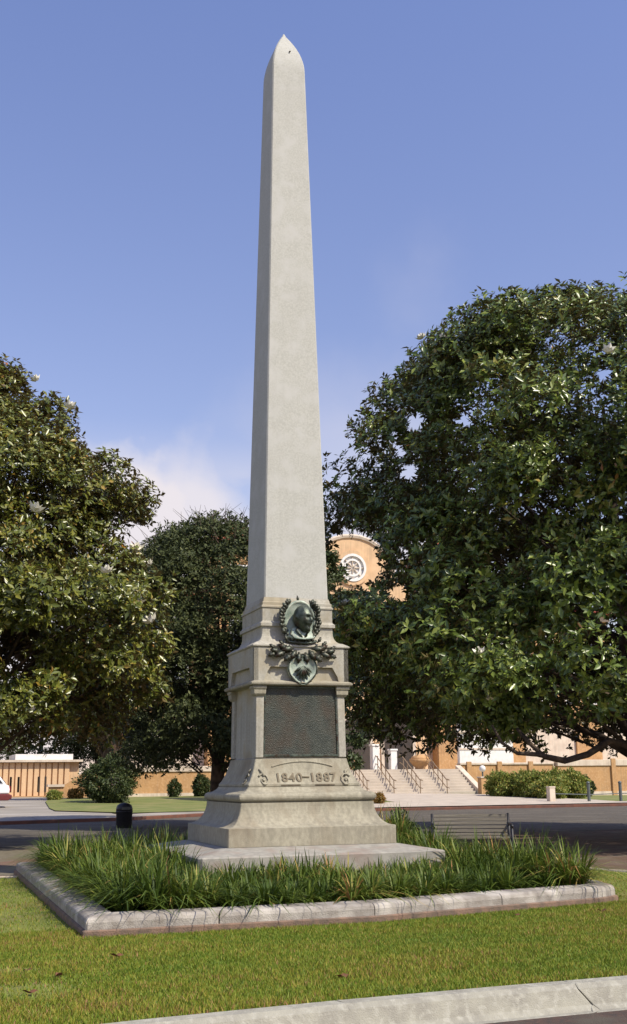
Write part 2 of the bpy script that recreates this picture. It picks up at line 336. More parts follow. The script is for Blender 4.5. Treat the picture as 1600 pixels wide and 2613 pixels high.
# --- swept kerbs
def offset_path(path, closed=False):
    n = len(path); out = []
    for i in range(n):
        p = Vector(path[i])
        a = Vector(path[i-1]) if (i > 0 or closed) else None
        b = Vector(path[(i+1) % n]) if (i < n-1 or closed) else None
        ns = []
        if a is not None: d = (p-a).normalized(); ns.append(Vector((-d.y, d.x)))
        if b is not None: d = (b-p).normalized(); ns.append(Vector((-d.y, d.x)))
        m = sum(ns, Vector((0, 0))); m.normalize(); m = m/max(0.3, m.dot(ns[0])); out.append((p, m))
    return out
def sweep(name, pts, section, m, parent, skew=0.0, jit=0.0):
    rings = []
    for i, (p, mm) in enumerate(pts):
        k = skew if (0 < len(pts)) and i in (0, len(pts)-1) else 0.0
        tx, ty = (mm.y, -mm.x)
        rings.append([(p.x+mm.x*d-tx*d*k*(1+.5*math.sin(d*40)), p.y+mm.y*d-ty*d*k*(1+.5*math.sin(d*40)), z+rnd.uniform(-jit, jit)) for d, z in section])
    return MB().ring_loft(rings).build(name, m, parent)
def split_path(op, joints, gap=0.012):
    """op list of (p,m); joints = list of (segment index, fraction). returns pieces"""
    def at(i, f):
        p = op[i][0].lerp(op[i+1][0], f); mm = op[i][1].lerp(op[i+1][1], f); return (p, mm)
    marks = [(0, 0.0)]+joints+[(len(op)-2, 1.0)]
    res = []
    for (i0, f0), (i1, f1) in zip(marks[:-1], marks[1:]):
        L0 = (op[i0+1][0]-op[i0][0]).length; L1 = (op[i1+1][0]-op[i1][0]).length
        pc = [at(i0, min(.999, f0+gap/L0))]
        pc += [op[k] for k in range(i0+1, i1+1)]
        pc.append(at(i1, f1-gap/L1)); res.append(pc)
    return res

pk = [(-3.77, -4.92), (-0.53, -4.93), (1.27, -4.56), (2.85, -4.28), (3.17, -4.10), (3.32, -3.6), (3.34, 3.9), (-3.77, 3.9)]
pop = offset_path(pk, True); pop.append(pop[0])
sec = [(0.03, -0.12), (0.03, 0.15), (0.045, 0.185), (0.08, 0.205), (0.33, 0.215), (0.36, 0.20), (0.36, -0.12)]
kerb = empty('planter_kerb', (0, 0, 0), 0, 'low weathered granite kerb enclosing the bed of strappy plants round the obelisk', 'kerb')
js = [(0, 0.44), (1, 0.0), (2, 0.0), (3, 0.0), (4, 0.99), (5, 0.28), (5, 0.52), (5, 0.76), (6, 0.0), (6, 0.25), (6, 0.5), (6, 0.75), (7, 0.0), (7, 0.2), (7, 0.4), (7, 0.6), (7, 0.8)]
for pc in split_path(pop, js, 0.008):
    bevel(sweep('kerb_stone', pc, sec, 'kerb', kerb), 0.012, 2)
sec2 = [(0, -0.12), (0, 0.065), (0.02, 0.078), (0.05, 0.078), (0.05, -0.12)]
for pc in split_path(pop, [(k, 0.0) for k in range(1, 8)], 0.001):
    sweep('footing', pc, sec2, 'kerb_base', kerb)
bed = sheet('planting_bed_soil', [tuple((p+mm*0.35)) for p, mm in pop[:-1]], 0.12, 'soil')

fk = offset_path(KF)
secf = [(-0.02, -0.30), (-0.02, -0.005), (-0.03, 0.012), (-0.06, 0.02), (-0.16, 0.012), (-0.205, -0.02), (-0.25, -0.13), (-0.30, -0.165), (-0.36, -0.168), (-0.36, -0.30)]
fker = empty('street_kerb', (0, 0, 0), 0, 'pale concrete street kerb with cracked joints along the front of the lawn', 'kerb')
for pc in split_path(fk, [(1, 0.2), (2, 0.1), (5, 0.97), (7, 0.47), (9, 0.3), (10, 0.3)], 0.007):
    bevel(sweep('kerb_section', [(p, mm) for p, mm in pc], list(reversed(secf)), 'concrete', fker, skew=.45), 0.01, 2)

# thin edging between lawn and path
ed = empty('lawn_edging', (0, 0, 0), 0, 'thin pale concrete edging strip behind the lawn', 'edging')
for a, b in zip(lawn_back[1:-1], lawn_back[2:]):
    op = offset_path([a, b]); sweep('edging_strip', [(op[0][0], op[0][1]), (op[1][0], op[1][1])], [(-0.005, -0.05), (-0.005, 0.03), (-0.06, 0.03), (-0.06, -0.05)][::-1], 'cream', ed)
# far kerb
fk2 = [(x, yk(x)) for x in (-60, -20, -2.4, 0, 2.4, 4.5, 7, 11, 16, 28, 45, 80)]
fkk = empty('far_kerb', (0, 0, 0), 0, 'long red-brown kerb on the far side of the shaded road', 'kerb')
op = offset_path(fk2)
for i in range(len(op)-1):
    sweep('kerb_section', [op[i], op[i+1]], [(0, -0.1), (0, 0.10), (0.02, 0.125), (0.16, 0.125), (0.16, -0.1)], 'redkerb', fkk)

# ------------------------------------------------------------------ monument
mon = empty('obelisk_monument', (0, 0, 0), 0, 'tall tapering granite obelisk on a stepped pedestal with bronze bust and plaque', 'monument')
square_stack('foundation_slab', [(1.83, -0.1), (1.83, 0.535), (1.81, 0.552), (1.36, 0.628), (1.30, 0.636)], 'apron', mon, 0.05)
cove = [(1.283, 0.64), (1.283, 0.893), (1.27, 0.90)]
for t in np.linspace(0.1, 1, 9):
    a = t*math.pi/2; cove.append((1.035+0.235*(1-math.sin(a)), 0.90+0.34*(1-math.cos(a))))
square_stack('plinth', cove, 'granite_base', mon, 0.012)
tor = [(1.005, 1.245), (1.04, 1.25)]
for t in np.linspace(-1, 1, 8): tor.append((1.01+0.06*math.cos(t*1.35), 1.315+0.062*math.sin(t*1.35)))
tor += [(0.97, 1.385), (0.925, 1.41), (0.895, 1.44), (0.885, 1.462)]
square_stack('base_moulding', tor, 'granite_base', mon, 0.012)
square_stack('inscription_block', [(0.868, 1.464), (0.88, 1.47), (0.88, 1.50), (0.845, 1.54), (0.82, 1.59), (0.79, 1.65), (0.768, 1.71), (0.745, 1.79), (0.725, 1.872)], 'granite_base', mon, 0.012)
square_stack('die', [(0.70, 1.874), (0.672, 1.884), (0.660, 2.98)], 'granite_mid', mon, 0.01)
# corner pilasters, battered inwards towards the top
pil = MB()
rings = []
for w0, wi, z in ((0.722, 0.60, 1.886), (0.712, 0.585, 2.79), (0.735, 0.57, 2.86), (0.735, 0.57, 2.95)):
    rings.append([(-w0, -w0, z), (-wi, -w0, z), (-wi, -wi, z), (-w0, -wi, z)])
pil.ring_loft(rings)
p0 = bevel(pil.build('corner_pilaster', 'granite_mid', mon), 0.012, 2)
cb = MB().ring_loft([[(-a, -a, z), (-b, -a, z), (-b, -b, z), (-a, -b, z)] for a, b, z in ((0.725, 0.585, 2.80), (0.755, 0.57, 2.835), (0.758, 0.565, 2.90), (0.775, 0.56, 2.915), (0.775, 0.56, 2.955))])
c0 = bevel(cb.build('corbel', 'granite_base', mon), 0.006, 1)
for k in (1, 2, 3):
    share('corner_pilaster', p0, mon, rot=(0, 0, k*math.pi/2)).modifiers.new('bevel', 'BEVEL').width = 0.012
    share('corbel', c0, mon, rot=(0, 0, k*math.pi/2))
square_stack('cornice_block', [(0.70, 2.957), (0.70, 3.54)], 'granite_mid', mon, 0.004)
square_stack('string_course', [(0.70, 2.958), (0.805, 2.965), (0.815, 2.98), (0.815, 3.005), (0.79, 3.02), (0.72, 3.045)], 'granite_base', mon, 0.008)
pl = MB(); W_ = 0.762
poly = [(-W_, 3.03), (-0.60, 3.03), (-0.585, 3.10), (-0.50, 3.245), (0.50, 3.245), (0.585, 3.10), (0.60, 3.03), (W_, 3.03), (W_, 3.54), (-W_, 3.54)]
# front plate with recessed opening (split in three convex pieces)
q = MB()
q.prism_y([(-W_, 3.03), (-0.60, 3.03), (-0.585, 3.10), (-0.50, 3.245), (-0.50, 3.54), (-W_, 3.54)], -W_, -0.69)
q.prism_y([(-0.50, 3.245), (0.50, 3.245), (0.50, 3.54), (-0.50, 3.54)], -W_, -0.69)
q.prism_y([(0.60, 3.03), (W_, 3.03), (W_, 3.54), (0.50, 3.54), (0.50, 3.245), (0.585, 3.10)], -W_, -0.69)
hp = q.build('header_panel', 'granite_mid', mon)
for k in (1, 2, 3): share('header_panel', hp, mon, rot=(0, 0, k*math.pi/2))
square_stack('lip', [(0.70, 3.54), (0.772, 3.542), (0.785, 3.555), (0.785, 3.572), (0.76, 3.59)], 'granite_mid', mon, 0.006)
nk = [(0.762, 3.588), (0.70, 3.625)]
for t in np.linspace(0.15, 1, 7):
    a = t*math.pi/2; nk.append((0.58+0.12*(1-math.sin(a)), 3.625+0.17*(1-math.cos(a))))
nk += [(0.58, 3.88), (0.612, 3.885), (0.612, 3.93), (0.585, 3.955), (0.578, 3.97), (0.578, 4.17)]
square_stack('neck', nk, 'granite_mid', mon, 0.008)
square_stack('shaft_base', [(0.56, 4.171), (0.592, 4.176), (0.592, 4.20), (0.572, 4.215), (0.572, 4.262), (0.553, 4.275), (0.548, 4.30), (0.535, 4.345)], 'granite_mid', mon, 0.008)
sh = [(0.528, 4.347)]
sh += [(0.528+(0.302-0.528)*t, 4.36+(13.9-4.36)*t) for t in np.linspace(0, 1, 12)]
for t in np.linspace(0.08, 1, 14): sh.append((max(0.012, 0.302*(1-t**1.85)), 13.9+0.92*t))
so_ = square_stack('shaft', sh, 'granite', mon, 0.02)
ho = MB().tube([(0.035, -0.27, 14.30), (0.035, -0.17, 14.36)], 0.012, 8).build('lifting_hole', 'dark', mon)

# bronze plaque on the die front: slab plus frame and lettering relief
def plaque_mat():
    m = mat('plaque_bronze', (0.04, 0.046, 0.036), (0.065, 0.072, 0.056), 5, 0.5, metal=0.2, c3=(0.062, 0.05, 0.034), s3=2.2, lo3=0.45, hi3=0.6)
    n = m.node_tree.nodes; l = m.node_tree.links; b = n['Principled BSDF']
    tc = n.new('ShaderNodeTexCoord'); sp = n.new('ShaderNodeSeparateXYZ'); l.new(tc.outputs['Object'], sp.inputs[0])
    mp = n.new('ShaderNodeMapping'); mp.inputs['Scale'].default_value = (70, 1, 40); l.new(tc.outputs['Object'], mp.inputs[0])
    mx = n.new('ShaderNodeTexNoise'); mx.inputs['Scale'].default_value = 1.3; mx.inputs['Detail'].default_value = 3; l.new(mp.outputs[0], mx.inputs[0])
    bp = n.new('ShaderNodeBump'); bp.inputs['Strength'].default_value = 0.9; bp.inputs['Distance'].default_value = 0.02
    l.new(mx.outputs[0], bp.inputs['Height']); l.new(bp.outputs[0], b.inputs['Normal'])
    return m
MT['plaque'] = plaque_mat()
pq = MB(); pq.prism_y([(-0.598, 1.915), (0.598, 1.915), (0.578, 2.945), (-0.578, 2.945)], 0, 0.05)
pq = pq.build('plaque', 'plaque', mon); pq.location = (0, -0.70, 0); pq.rotation_euler = (0, 0, 0)
fr = MB()
for pts in ([(-0.6, 1.90), (0.6, 1.90), (0.6, 1.935), (-0.6, 1.935)], [(-0.58, 2.925), (0.58, 2.925), (0.58, 2.95), (-0.58, 2.95)], [(-0.6, 1.936), (-0.575, 1.936), (-0.555, 2.924), (-0.58, 2.924)], [(0.575, 1.936), (0.6, 1.936), (0.58, 2.924), (0.555, 2.924)]):
    fr.prism_y(pts, -0.716, -0.69)
bevel(fr.build('plaque_frame', 'bronze', mon), 0.005, 1)

# carved dates, raised on the inscription block (follows its slope)
def face_y(z): return -float(np.interp(z, [1.47, 1.50, 1.54, 1.59, 1.65, 1.71, 1.79, 1.872], [.88, .88, .845, .82, .79, .768, .745, .725]))
slope = math.atan2(0.845-0.768, 1.71-1.54)
def glyph(ch, x, z, size):
    cu = bpy.data.curves.new('numeral', 'FONT'); cu.body = ch; cu.size = size; cu.extrude = 0.008; cu.offset = 0.004; cu.align_x = 'CENTER'
    tmp = bpy.data.objects.new('tmp', cu); C.objects.link(tmp)
    dg = bpy.context.evaluated_depsgraph_get(); me = bpy.data.meshes.new_from_object(tmp.evaluated_get(dg))
    C.objects.unlink(tmp); bpy.data.objects.remove(tmp)
    o = bpy.data.objects.new('dash' if ch == '-' else 'numeral', me); C.objects.link(o); o.parent = mon
    me.materials.clear(); me.materials.append(MT['numeral'])
    o.location = (x, face_y(z)-0.004, z); o.rotation_euler = (math.pi/2-slope, 0, 0)
    return o
MT['numeral'] = mat('weathered_numeral', (0.20, 0.165, 0.11), (0.14, 0.115, 0.075), 20, 0.9)
xs = [-0.405, -0.30, -0.19, -0.075, None, 0.135, 0.245, 0.36, 0.465]
for ch, x in zip('1840 1887', xs):
    if x is not None: glyph(ch, x, 1.535, 0.195)
bevel(MB().box(-0.02, 0.085, face_y(1.60)-0.02, face_y(1.60)+0.02, 1.592, 1.612).build('dash', 'numeral', mon), 0.003, 1)
for a, b in ((-0.37, -0.07), (0.16, 0.47)):
    MB().box(a, b, -0.886, -0.86, 1.478, 1.494).build('incised_line', 'carve_dark', mon)
ar = []
for t in np.linspace(-1, 1, 17): ar.append((0.48*t, face_y(1.83-0.05*t*t-0.03*abs(t))-0.003, 1.83-0.075*t*t))
MB().tube(ar, 0.011, 6).build('carved_arch', 'granite_base', mon)
def scroll(cx, cz, s, mirror):
    pts = []; rd = []
    for t in np.linspace(0, 1, 30):
        a = t*2.3*math.pi+0.6; r = 0.085*(1-0.72*t)*s
        z = cz+r*math.sin(a)*1.15; pts.append((cx+mirror*r*math.cos(a), face_y(z)-0.012, z)); rd.append(0.016*s*(1-0.5*t))
    m = MB().tube(pts, rd, 7); z = cz+0.13*s
    m.tube([(cx-mirror*0.01, face_y(cz+0.06)-0.012, cz+0.06), (cx+mirror*0.02, face_y(z)-0.012, z), (cx+mirror*0.06, face_y(z+.03)-0.01, z+0.035)], [0.02, 0.026, 0.006], 7)
    m.tube([(cx, face_y(cz)-0.0, cz), (cx, face_y(cz)-0.03, cz)], [0.03, 0.012], 8)
    return m.build('carved_scroll', 'granite_base', mon, True)
scroll(-0.63, 1.56, 1.0, -1); scroll(0.66, 1.55, 1.05, 1)
s3_ = scroll(0.62, 1.56, 1.0, 1); s3_.rotation_euler = (0, 0, -math.pi/2)
s4_ = scroll(-0.62, 1.56, 1.0, -1); s4_.rotation_euler = (0, 0, math.pi/2)

# --- bronze relief: medallion, bust, wreath, sprays, shield
CY = -0.665
med = MB(); rings = []
for rr, yy in ((1.0, 0.06), (1.0, -0.02), (0.93, -0.035), (0.88, -0.012), (0.5, 0.0), (0.02, 0.0)):
    rings.append([(0.265*rr*math.cos(a), CY+yy, 3.945+0.345*rr*math.sin(a)) for a in [2*math.pi*k/40 for k in range(40)]])
med.ring_loft(rings, cap=False).build('medallion', 'patina', mon, True)
def head_mesh():
    nu, nv = 48, 36; V = []
    for j in range(nv+1):
        th = math.pi*j/nv
        for i in range(nu):
            ph = 2*math.pi*i/nu
            x = math.sin(th)*math.sin(ph); y = -math.sin(th)*math.cos(ph); z = math.cos(th)   # y=-1 is the face
            r = 1.0; px, py, pz = 0.105*x, 0.125*y, 0.15*z
            f = max(0, -y)
            g = lambda cx, cz, sx, sz: math.exp(-((x-cx)/sx)**2-((z-cz)/sz)**2)*(1 if y < 0 else 0)
            py -= 0.040*g(0, -0.12, 0.13, 0.20)          # nose
            py -= 0.016*g(0, -0.27, 0.20, 0.09)
            py -= 0.016*g(0, 0.24, 0.65, 0.10)          # brow
            py += 0.026*g(0.34, 0.04, 0.18, 0.12)+0.026*g(-0.34, 0.04, 0.18, 0.12)  # eye sockets
            py -= 0.012*g(0.34, 0.03, 0.08, 0.05)+0.012*g(-0.34, 0.03, 0.08, 0.05)  # eyeballs
            py -= 0.014*g(0.5, -0.2, 0.2, 0.2)+0.014*g(-0.5, -0.2, 0.2, 0.2)
            py -= 0.030*g(0, -0.43, 0.38, 0.08)          # moustache
            py += 0.014*g(0, -0.54, 0.25, 0.035)         # mouth
            py -= 0.040*g(0, -0.80, 0.42, 0.22); pz -= 0.035*g(0, -0.85, 0.5, 0.25)  # beard
            ear = math.exp(-((abs(x)-0.98)/0.1)**2-((z+0.03)/0.17)**2-((y-0.05)/0.15)**2); px += math.copysign(0.024*ear, x)
            if z > 0.3 or y > 0.2: k = 1+0.018*math.sin(9*ph+6*z)+0.012*math.sin(23*ph+11*z); px *= k; py *= k   # hair
            if z < -0.4 and y < 0: k = 1+0.03*math.sin(14*ph+9*z); px *= k; py *= k
            V.append((px, py, pz))
    Fc = [(j*nu+i, (j+1)*nu+i, (j+1)*nu+(i+1) % nu, j*nu+(i+1) % nu) for j in range(nv) for i in range(nu)]
    return V, Fc
V, Fc = head_mesh()
bust = MB()
# chest and shoulders
rings = []
for t in np.linspace(0, 1, 12):
    z = 3.655+0.20*t; wx = 0.25*math.sqrt(max(0.02, 1-(t*0.93)**2.4)) if t > 0.25 else 0.215+0.035*math.sin(t/0.25*1.57); wy = 0.17*(1-0.5*t)+0.02
    rings.append([(wx*math.copysign(abs(math.cos(a))**0.8, math.cos(a)), -0.69-wy*math.sin(a) if math.sin(a) > 0 else -0.69-0.02*math.sin(a), z+0.03*abs(math.cos(a))*(1-t)) for a in [2*math.pi*k/32 for k in range(32)]])
bust.ring_loft([list(r) for r in rings])
bust.tube([(0.0, -0.70, 3.80), (0.0, -0.73, 3.90)], [0.085, 0.07], 14)
bu = bust.build('bust', 'patina', mon, True)
hd = meshobj('head', V, Fc, 'bronze', bu, True); hd.location = (0.01, -0.80, 4.0); hd.rotation_euler = (R(6), 0, R(32)); hd.scale = (1.3,)*3
lp = MB()
for s in (-1, 1):
    lp.tube([(s*0.09, -0.80, 3.86), (s*0.10, -0.835, 3.80), (s*0.045, -0.86, 3.72), (s*0.005, -0.855, 3.665)], [0.012, 0.026, 0.022, 0.008], 7)
    lp.tube([(s*0.17, -0.79, 3.82), (s*0.19, -0.80, 3.74), (s*0.12, -0.845, 3.66)], [0.008, 0.02, 0.01], 7)
lp.build('coat_lapel', 'bronze', bu, True)
rim = MB(); pts = [(0.255*math.cos(a), -0.70-0.11*abs(math.sin(a)), 3.66-0.05*abs(math.sin(a))) for a in np.linspace(math.pi, 2*math.pi, 17)]
rim.tube(pts, 0.02, 7).build('bust_rim', 'bronze', bu, True)

def bleaf(L, Wd, lobes, curl):
    """thick bronze leaf along +x in the xz plane, face towards -y"""
    n = 9; top = []; V = []; Fs = []
    for i in range(n+1):
        t = i/n; w = Wd*math.sin(math.pi*min(0.98, t*0.92+0.05))**0.8*(1+0.28*math.cos(lobes*2*math.pi*t))
        y = -0.035*math.sin(math.pi*t)-curl*t*t
        V += [(L*t, y+0.014, w), (L*t, y-0.012, 0), (L*t, y+0.014, -w), (L*t, y+0.03, 0)]
    for i in range(n):
        a = 4*i
        for k in range(4): Fs.append((a+k, a+(k+1) % 4, a+4+(k+1) % 4, a+4+k))
    Fs += [(3, 2, 1, 0), (4*n, 4*n+1, 4*n+2, 4*n+3)]
    return V, Fs
lv = [bleaf(0.11, 0.026, 0, 0.01), bleaf(0.19, 0.05, 3, 0.03), bleaf(0.15, 0.042, 2.5, 0.02)]
protos = {}
def place_leaf(kind, x, y, z, ang, s=1.0, tilt=0.0, m='bronze'):
    key = (kind, m)
    if key not in protos:
        o = meshobj('wreath_leaf' if kind == 0 else 'foliage_leaf', *lv[kind], m, mon, True); protos[key] = o
    else:
        o = share('wreath_leaf' if kind == 0 else 'foliage_leaf', protos[key], mon)
    o.matrix_local = Matrix.Translation((x, y, z)) @ Matrix.Rotation(-ang, 4, 'Y') @ Matrix.Rotation(tilt, 4, 'X') @ Matrix.Diagonal((s, s, s, 1))
for s in (-1, 1):
    for i in range(15):
        a = R(-80+ i*9.2)                      # from bottom up the side
        x = s*0.285*math.cos(a)*(1.0); z = 3.94+0.36*math.sin(a)
        tang = (math.pi/2-a*0.2) if s > 0 else math.pi/2+a*0.2
        for k, off in enumerate((-0.5, 0.05, 0.6)):
            ang = tang+off*(1 if s < 0 else -1)*1.0
            y = -0.67 if z > 3.72 else -0.70-(3.72-z)*0.35
            place_leaf(0, x+rnd.uniform(-.012, .012), y-0.02*k, z+rnd.uniform(-.012, .012), ang, rnd.uniform(.75, 1.05), rnd.uniform(-.5, .5))
for s in (-1, 1):
    for (x, z, ang, k, sc) in ((0.14, 3.53, -10, 1, 1.1), (0.22, 3.50, 25, 1, 1.0), (0.28, 3.47, -28, 1, 1.05), (0.36, 3.46, 12, 2, 1.1), (0.41, 3.44, -18, 2, 1.0), (0.44, 3.50, 38, 2, .8), (0.30, 3.55, 48, 2, .8), (0.10, 3.50, -55, 1, 1.0), (0.05, 3.47, -80, 1, .95), (0.18, 3.43, -40, 2, 1.1), (0.25, 3.62, 60, 2, .7)):
        a = R(ang) if s > 0 else math.pi-R(ang)
        place_leaf(k, s*x, -0.80+rnd.uniform(-.03, .01), z, a, sc, rnd.uniform(-.4, .4))
# shield with rim and fan ribs
def shield_out(k):
    pts = []
    for t in np.linspace(0, 1, 28, endpoint=False):
        a = 2*math.pi*t; x = 0.235*math.sin(a); z = 0.225*math.cos(a)
        if z < 0: x *= (1-(abs(z)/0.22)**2.2*0.35); z *= 1.12
        pts.append((x*k, z*k))
    return pts
sm = MB(); SC = (0.0, 3.215)
sm.ring_loft([[(SC[0]+x, y, SC[1]+z) for x, z in reversed(shield_out(k))] for k, y in ((0.96, -0.70), (1.0, -0.79), (0.97, -0.815), (0.86, -0.815), (0.80, -0.79), (0.05, -0.83))], cap=True)
sh_ = sm.build('shield', 'patina', mon, True)
rb = MB()
for a in np.linspace(R(205), R(335), 7):
    dx, dz = math.cos(a), math.sin(a)
    rb.tube([(0, -0.855, 3.25), (0.09*dx, -0.845, 3.25+0.11*dz), (0.15*dx, -0.82, 3.25+0.21*dz)], [0.008, 0.02, 0.010], 6)
rb.build('shell_rib', 'bronze', sh_, True)
rr = MB(); pts = [(SC[0]+x, -0.815, SC[1]+z) for x, z in shield_out(0.97)]; rr.tube(pts+[pts[0]], 0.013, 6); rr.build('shield_rim', 'bronze', sh_, True)
fn = MB().tube([(-0.02, -0.66, 4.28), (-0.03, -0.68, 4.32), (-0.035, -0.665, 4.37)], [0.02, 0.022, 0.004], 8).build('finial', 'bronze', mon, True)

# ------------------------------------------------------------------ trees
rg = np.random.default_rng(11)
def crown_mesh(name, parent, zc, prof, cx, cy, nclump, cr, nros, nleaf, L, m, tip_up=0.45, inner=0.45, shape=None, seed=1, hole=None, fold=0.22, wf=0.42, tilt=(0.9, 1.35)):
    g = np.random.default_rng(seed)
    zs = np.array([p[0] for p in prof]); rs = np.array([p[1] for p in prof])
    z = g.uniform(zs.min(), zs.max(), nclump*6); r = np.interp(z, zs, rs)
    keep = g.uniform(0, rs.max(), len(z)) < r; z = z[keep][:nclump]; r = r[keep][:nclump]
    n = len(z); th = g.uniform(0, 2*math.pi, n)
    wob = 1+0.05*np.sin(3*th+z*.8)+0.04*np.sin(5*th-z*1.3)+0.035*np.sin(11*th+z*2.9)+0.03*np.sin(7*th-z*4.1)
    rho = r*wob*np.sqrt(g.uniform(inner**2, 1, n)); rad = cr*g.uniform(0.65, 1.3, n)
    rho = np.minimum(rho, np.maximum(r*wob-rad*0.75, 0.1))
    cen = np.stack([cx+rho*np.cos(th), cy+rho*np.sin(th), z], 1)
    if hole is not None:
        k = np.ones(n, bool)
        for (a, b, hr) in hole:
            a = np.array(a); b = np.array(b); d = (b-a)/np.linalg.norm(b-a); t = (cen-a)@d
            dist = np.linalg.norm(cen-a-t[:, None]*d, axis=1); k &= dist > hr*1.0+rad*(0.45 if hr > .38 else 0.0)
        cen = cen[k]; rad = rad[k]; n = len(cen)
    # rosette tips on the upper/outer part of each clump
    ci = np.repeat(np.arange(n), nros); N = len(ci)
    d = unit(g.normal(size=(N, 3))); outw = unit(cen-np.array([cx, cy, zs.mean()*0.8]))[ci]
    flip = (np.einsum('ij,ij->i', d, outw*0.8+np.array([0, 0, .6])) < -0.25); d[flip] *= -1
    p = cen[ci]+d*(rad[ci]*g.uniform(0.55, 1.12, N))[:, None]*np.array([1, 1, 0.72])
    if hole is not None:
        k = np.ones(N, bool)
        for (a, b, hr) in hole:
            a = np.array(a); b = np.array(b); dd = (b-a)/np.linalg.norm(b-a); t = (p-a)@dd
            k &= np.linalg.norm(p-a-t[:, None]*dd, axis=1) > hr*(g.uniform(.8, 1.2, N) if hr < .5 else g.choice([.05, .5, .95, 1.05, 1.1, 1.2], N))
        p = p[k]; d = d[k]; outw = outw[k]; ci = ci[k]; N = len(p)
    ax = unit(d*0.6+outw*0.35+np.array([0, 0, tip_up])+g.normal(size=(N, 3))*0.2)
    t1 = unit(np.cross(ax, g.normal(size=(N, 3)))); t2 = np.cross(ax, t1)
    li = np.repeat(np.arange(N), nleaf); K = len(li)
    a = np.tile(np.arange(nleaf)*2*math.pi/nleaf, N)+g.uniform(-.9, .9, K)
    rad_ = t1[li]*np.cos(a)[:, None]+t2[li]*np.sin(a)[:, None]
    ph = g.uniform(tilt[0], tilt[1], K)
    ld = unit(ax[li]*np.cos(ph)[:, None]+rad_*np.sin(ph)[:, None]+np.array([0, 0, -0.12])+g.normal(size=(K, 3))*0.22)
    nr = unit(ax[li]*np.sin(ph)[:, None]-rad_*np.cos(ph)[:, None]+g.normal(size=(K, 3))*0.28)
    LL = L*g.uniform(0.55, 1.3, K)*np.repeat(g.uniform(.8, 1.2, n), 1)[ci[li]]
    base = p[li]+ax[li]*(g.uniform(-0.8, 0.25, K)*L)[:, None]
    tn = np.clip(g.uniform(0, 1, K)*0.8+np.repeat(g.uniform(0, 1, n), 1)[ci[li]]*0.22, 0, 1)
    return leaf_mesh(name, base, ld, nr, LL, LL*wf, m, parent, tn, fold), cen, rad, p, ax

def tree(name, base, prof, lean_to, cen_pick, label, trunk_r, seed, nclump, cr, nros, nleaf, L, m, hole=None, group=None, limb_n=9, blossoms=0, **kw):
    root = empty(name, base, 0, label, 'tree', group)
    crown, cen, rad, tips, ax = crown_mesh('crown', root, 0, prof, 0, 0, nclump, cr, nros, nleaf, L, m, seed=seed, hole=hole, **kw)
    g = random.Random(seed); zt_ = max(p[0] for p in prof)
    tk = MB(); hx, hy = lean_to
    tp = [(0, 0, -0.3), (0.02, 0, 0.1), (hx*.15, hy*.15, zt_*.15), (hx*.4, hy*.4, zt_*.35), (hx*.7, hy*.7, zt_*.55), (hx, hy, zt_*.82)]
    tk.tube(tp, [trunk_r*1.5, trunk_r*1.15, trunk_r, trunk_r*.75, trunk_r*.5, trunk_r*.12], 12)
    tk.build('trunk', 'bark', root, True)
    order = list(range(len(cen))); g.shuffle(order); tw = MB()
    for q, i in enumerate(order[:limb_n*9]):
        c = Vector(cen[i]); hz = max(zt_*.12, min(zt_*.7, c.z*0.62)); t = hz/(zt_*.82)
        s = Vector((hx*t, hy*t, hz)); mid = s.lerp(c, .5)+Vector((g.uniform(-.3, .3), g.uniform(-.3, .3), g.uniform(0, .5)))
        if q < limb_n:
            MB().tube([s, s.lerp(mid, .5)+Vector((0, 0, .12)), mid, c], [trunk_r*.45, trunk_r*.34, trunk_r*.22, .02], 8).build('limb', 'bark', root, True)
        else:
            tw.tube([s.lerp(c, .35), mid.lerp(c, .35), c], [trunk_r*.14, trunk_r*.09, .012], 5)
    tag(tw.build('branchwork', 'bark', root, True), kind='stuff')
    return root, tips, ax, cen, rad

# blossom: a cup of pointed petals
def blossom_proto():
    m = MB()
    for ring, (n, el_, L) in enumerate(((6, 0.45, 0.15), (4, 1.05, 0.12))):
        for k in range(n):
            a = 2*math.pi*(k+ring*.5)/n; d = Vector((math.cos(a)*math.cos(el_), math.sin(a)*math.cos(el_), math.sin(el_))); s = Vector((-math.sin(a), math.cos(a), 0)); u = s.cross(d)*-1
            b = Vector((0, 0, 0)); mid = d*L*.55; t = d*L+Vector((0, 0, L*.28))
            m.add([b, mid-s*L*.34+Vector((0, 0, .02)), t, mid+s*L*.34+Vector((0, 0, .02)), mid-Vector((0, 0, .012))], [(0, 4, 1), (1, 4, 2), (0, 3, 4), (3, 2, 4)])
    return m
bproto = None
def blossoms(root, tips, ax, sel, scale=1.0):
    global bproto
    for p, s in sel:
        if bproto is None:
            o = blossom_proto().build('blossom', 'blossom', root); bproto = o
        else: o = share('blossom', bproto, root)
        o.location = p; o.scale = (s*scale,)*3; o.rotation_euler = (rnd.uniform(-.6, .6), rnd.uniform(-.6, .6), rnd.uniform(0, 6))

def pick_outer(tips, root, n, seed, zmin=0, facing=Vector((-5.5, -17.4, 6))):
    g = random.Random(seed); ctr = Vector(root.location); view = (facing-ctr).normalized(); res = []
    idx = list(range(len(tips))); g.shuffle(idx)
    for i in idx:
        v = Vector(tips[i]); h = Vector((v.x, v.y, 0))
        if h.length > 0.5 and v.z > zmin and h.normalized().dot(Vector((view.x, view.y, 0)).normalized()) > -0.1:
            rr = h.length
            if rr > 0.93*np.interp(v.z, Rp_z, Rp_r): res.append((v+h.normalized()*.28+Vector((0, 0, .12)), g.uniform(.8, 1.25)))
        if len(res) >= n: break
    return res

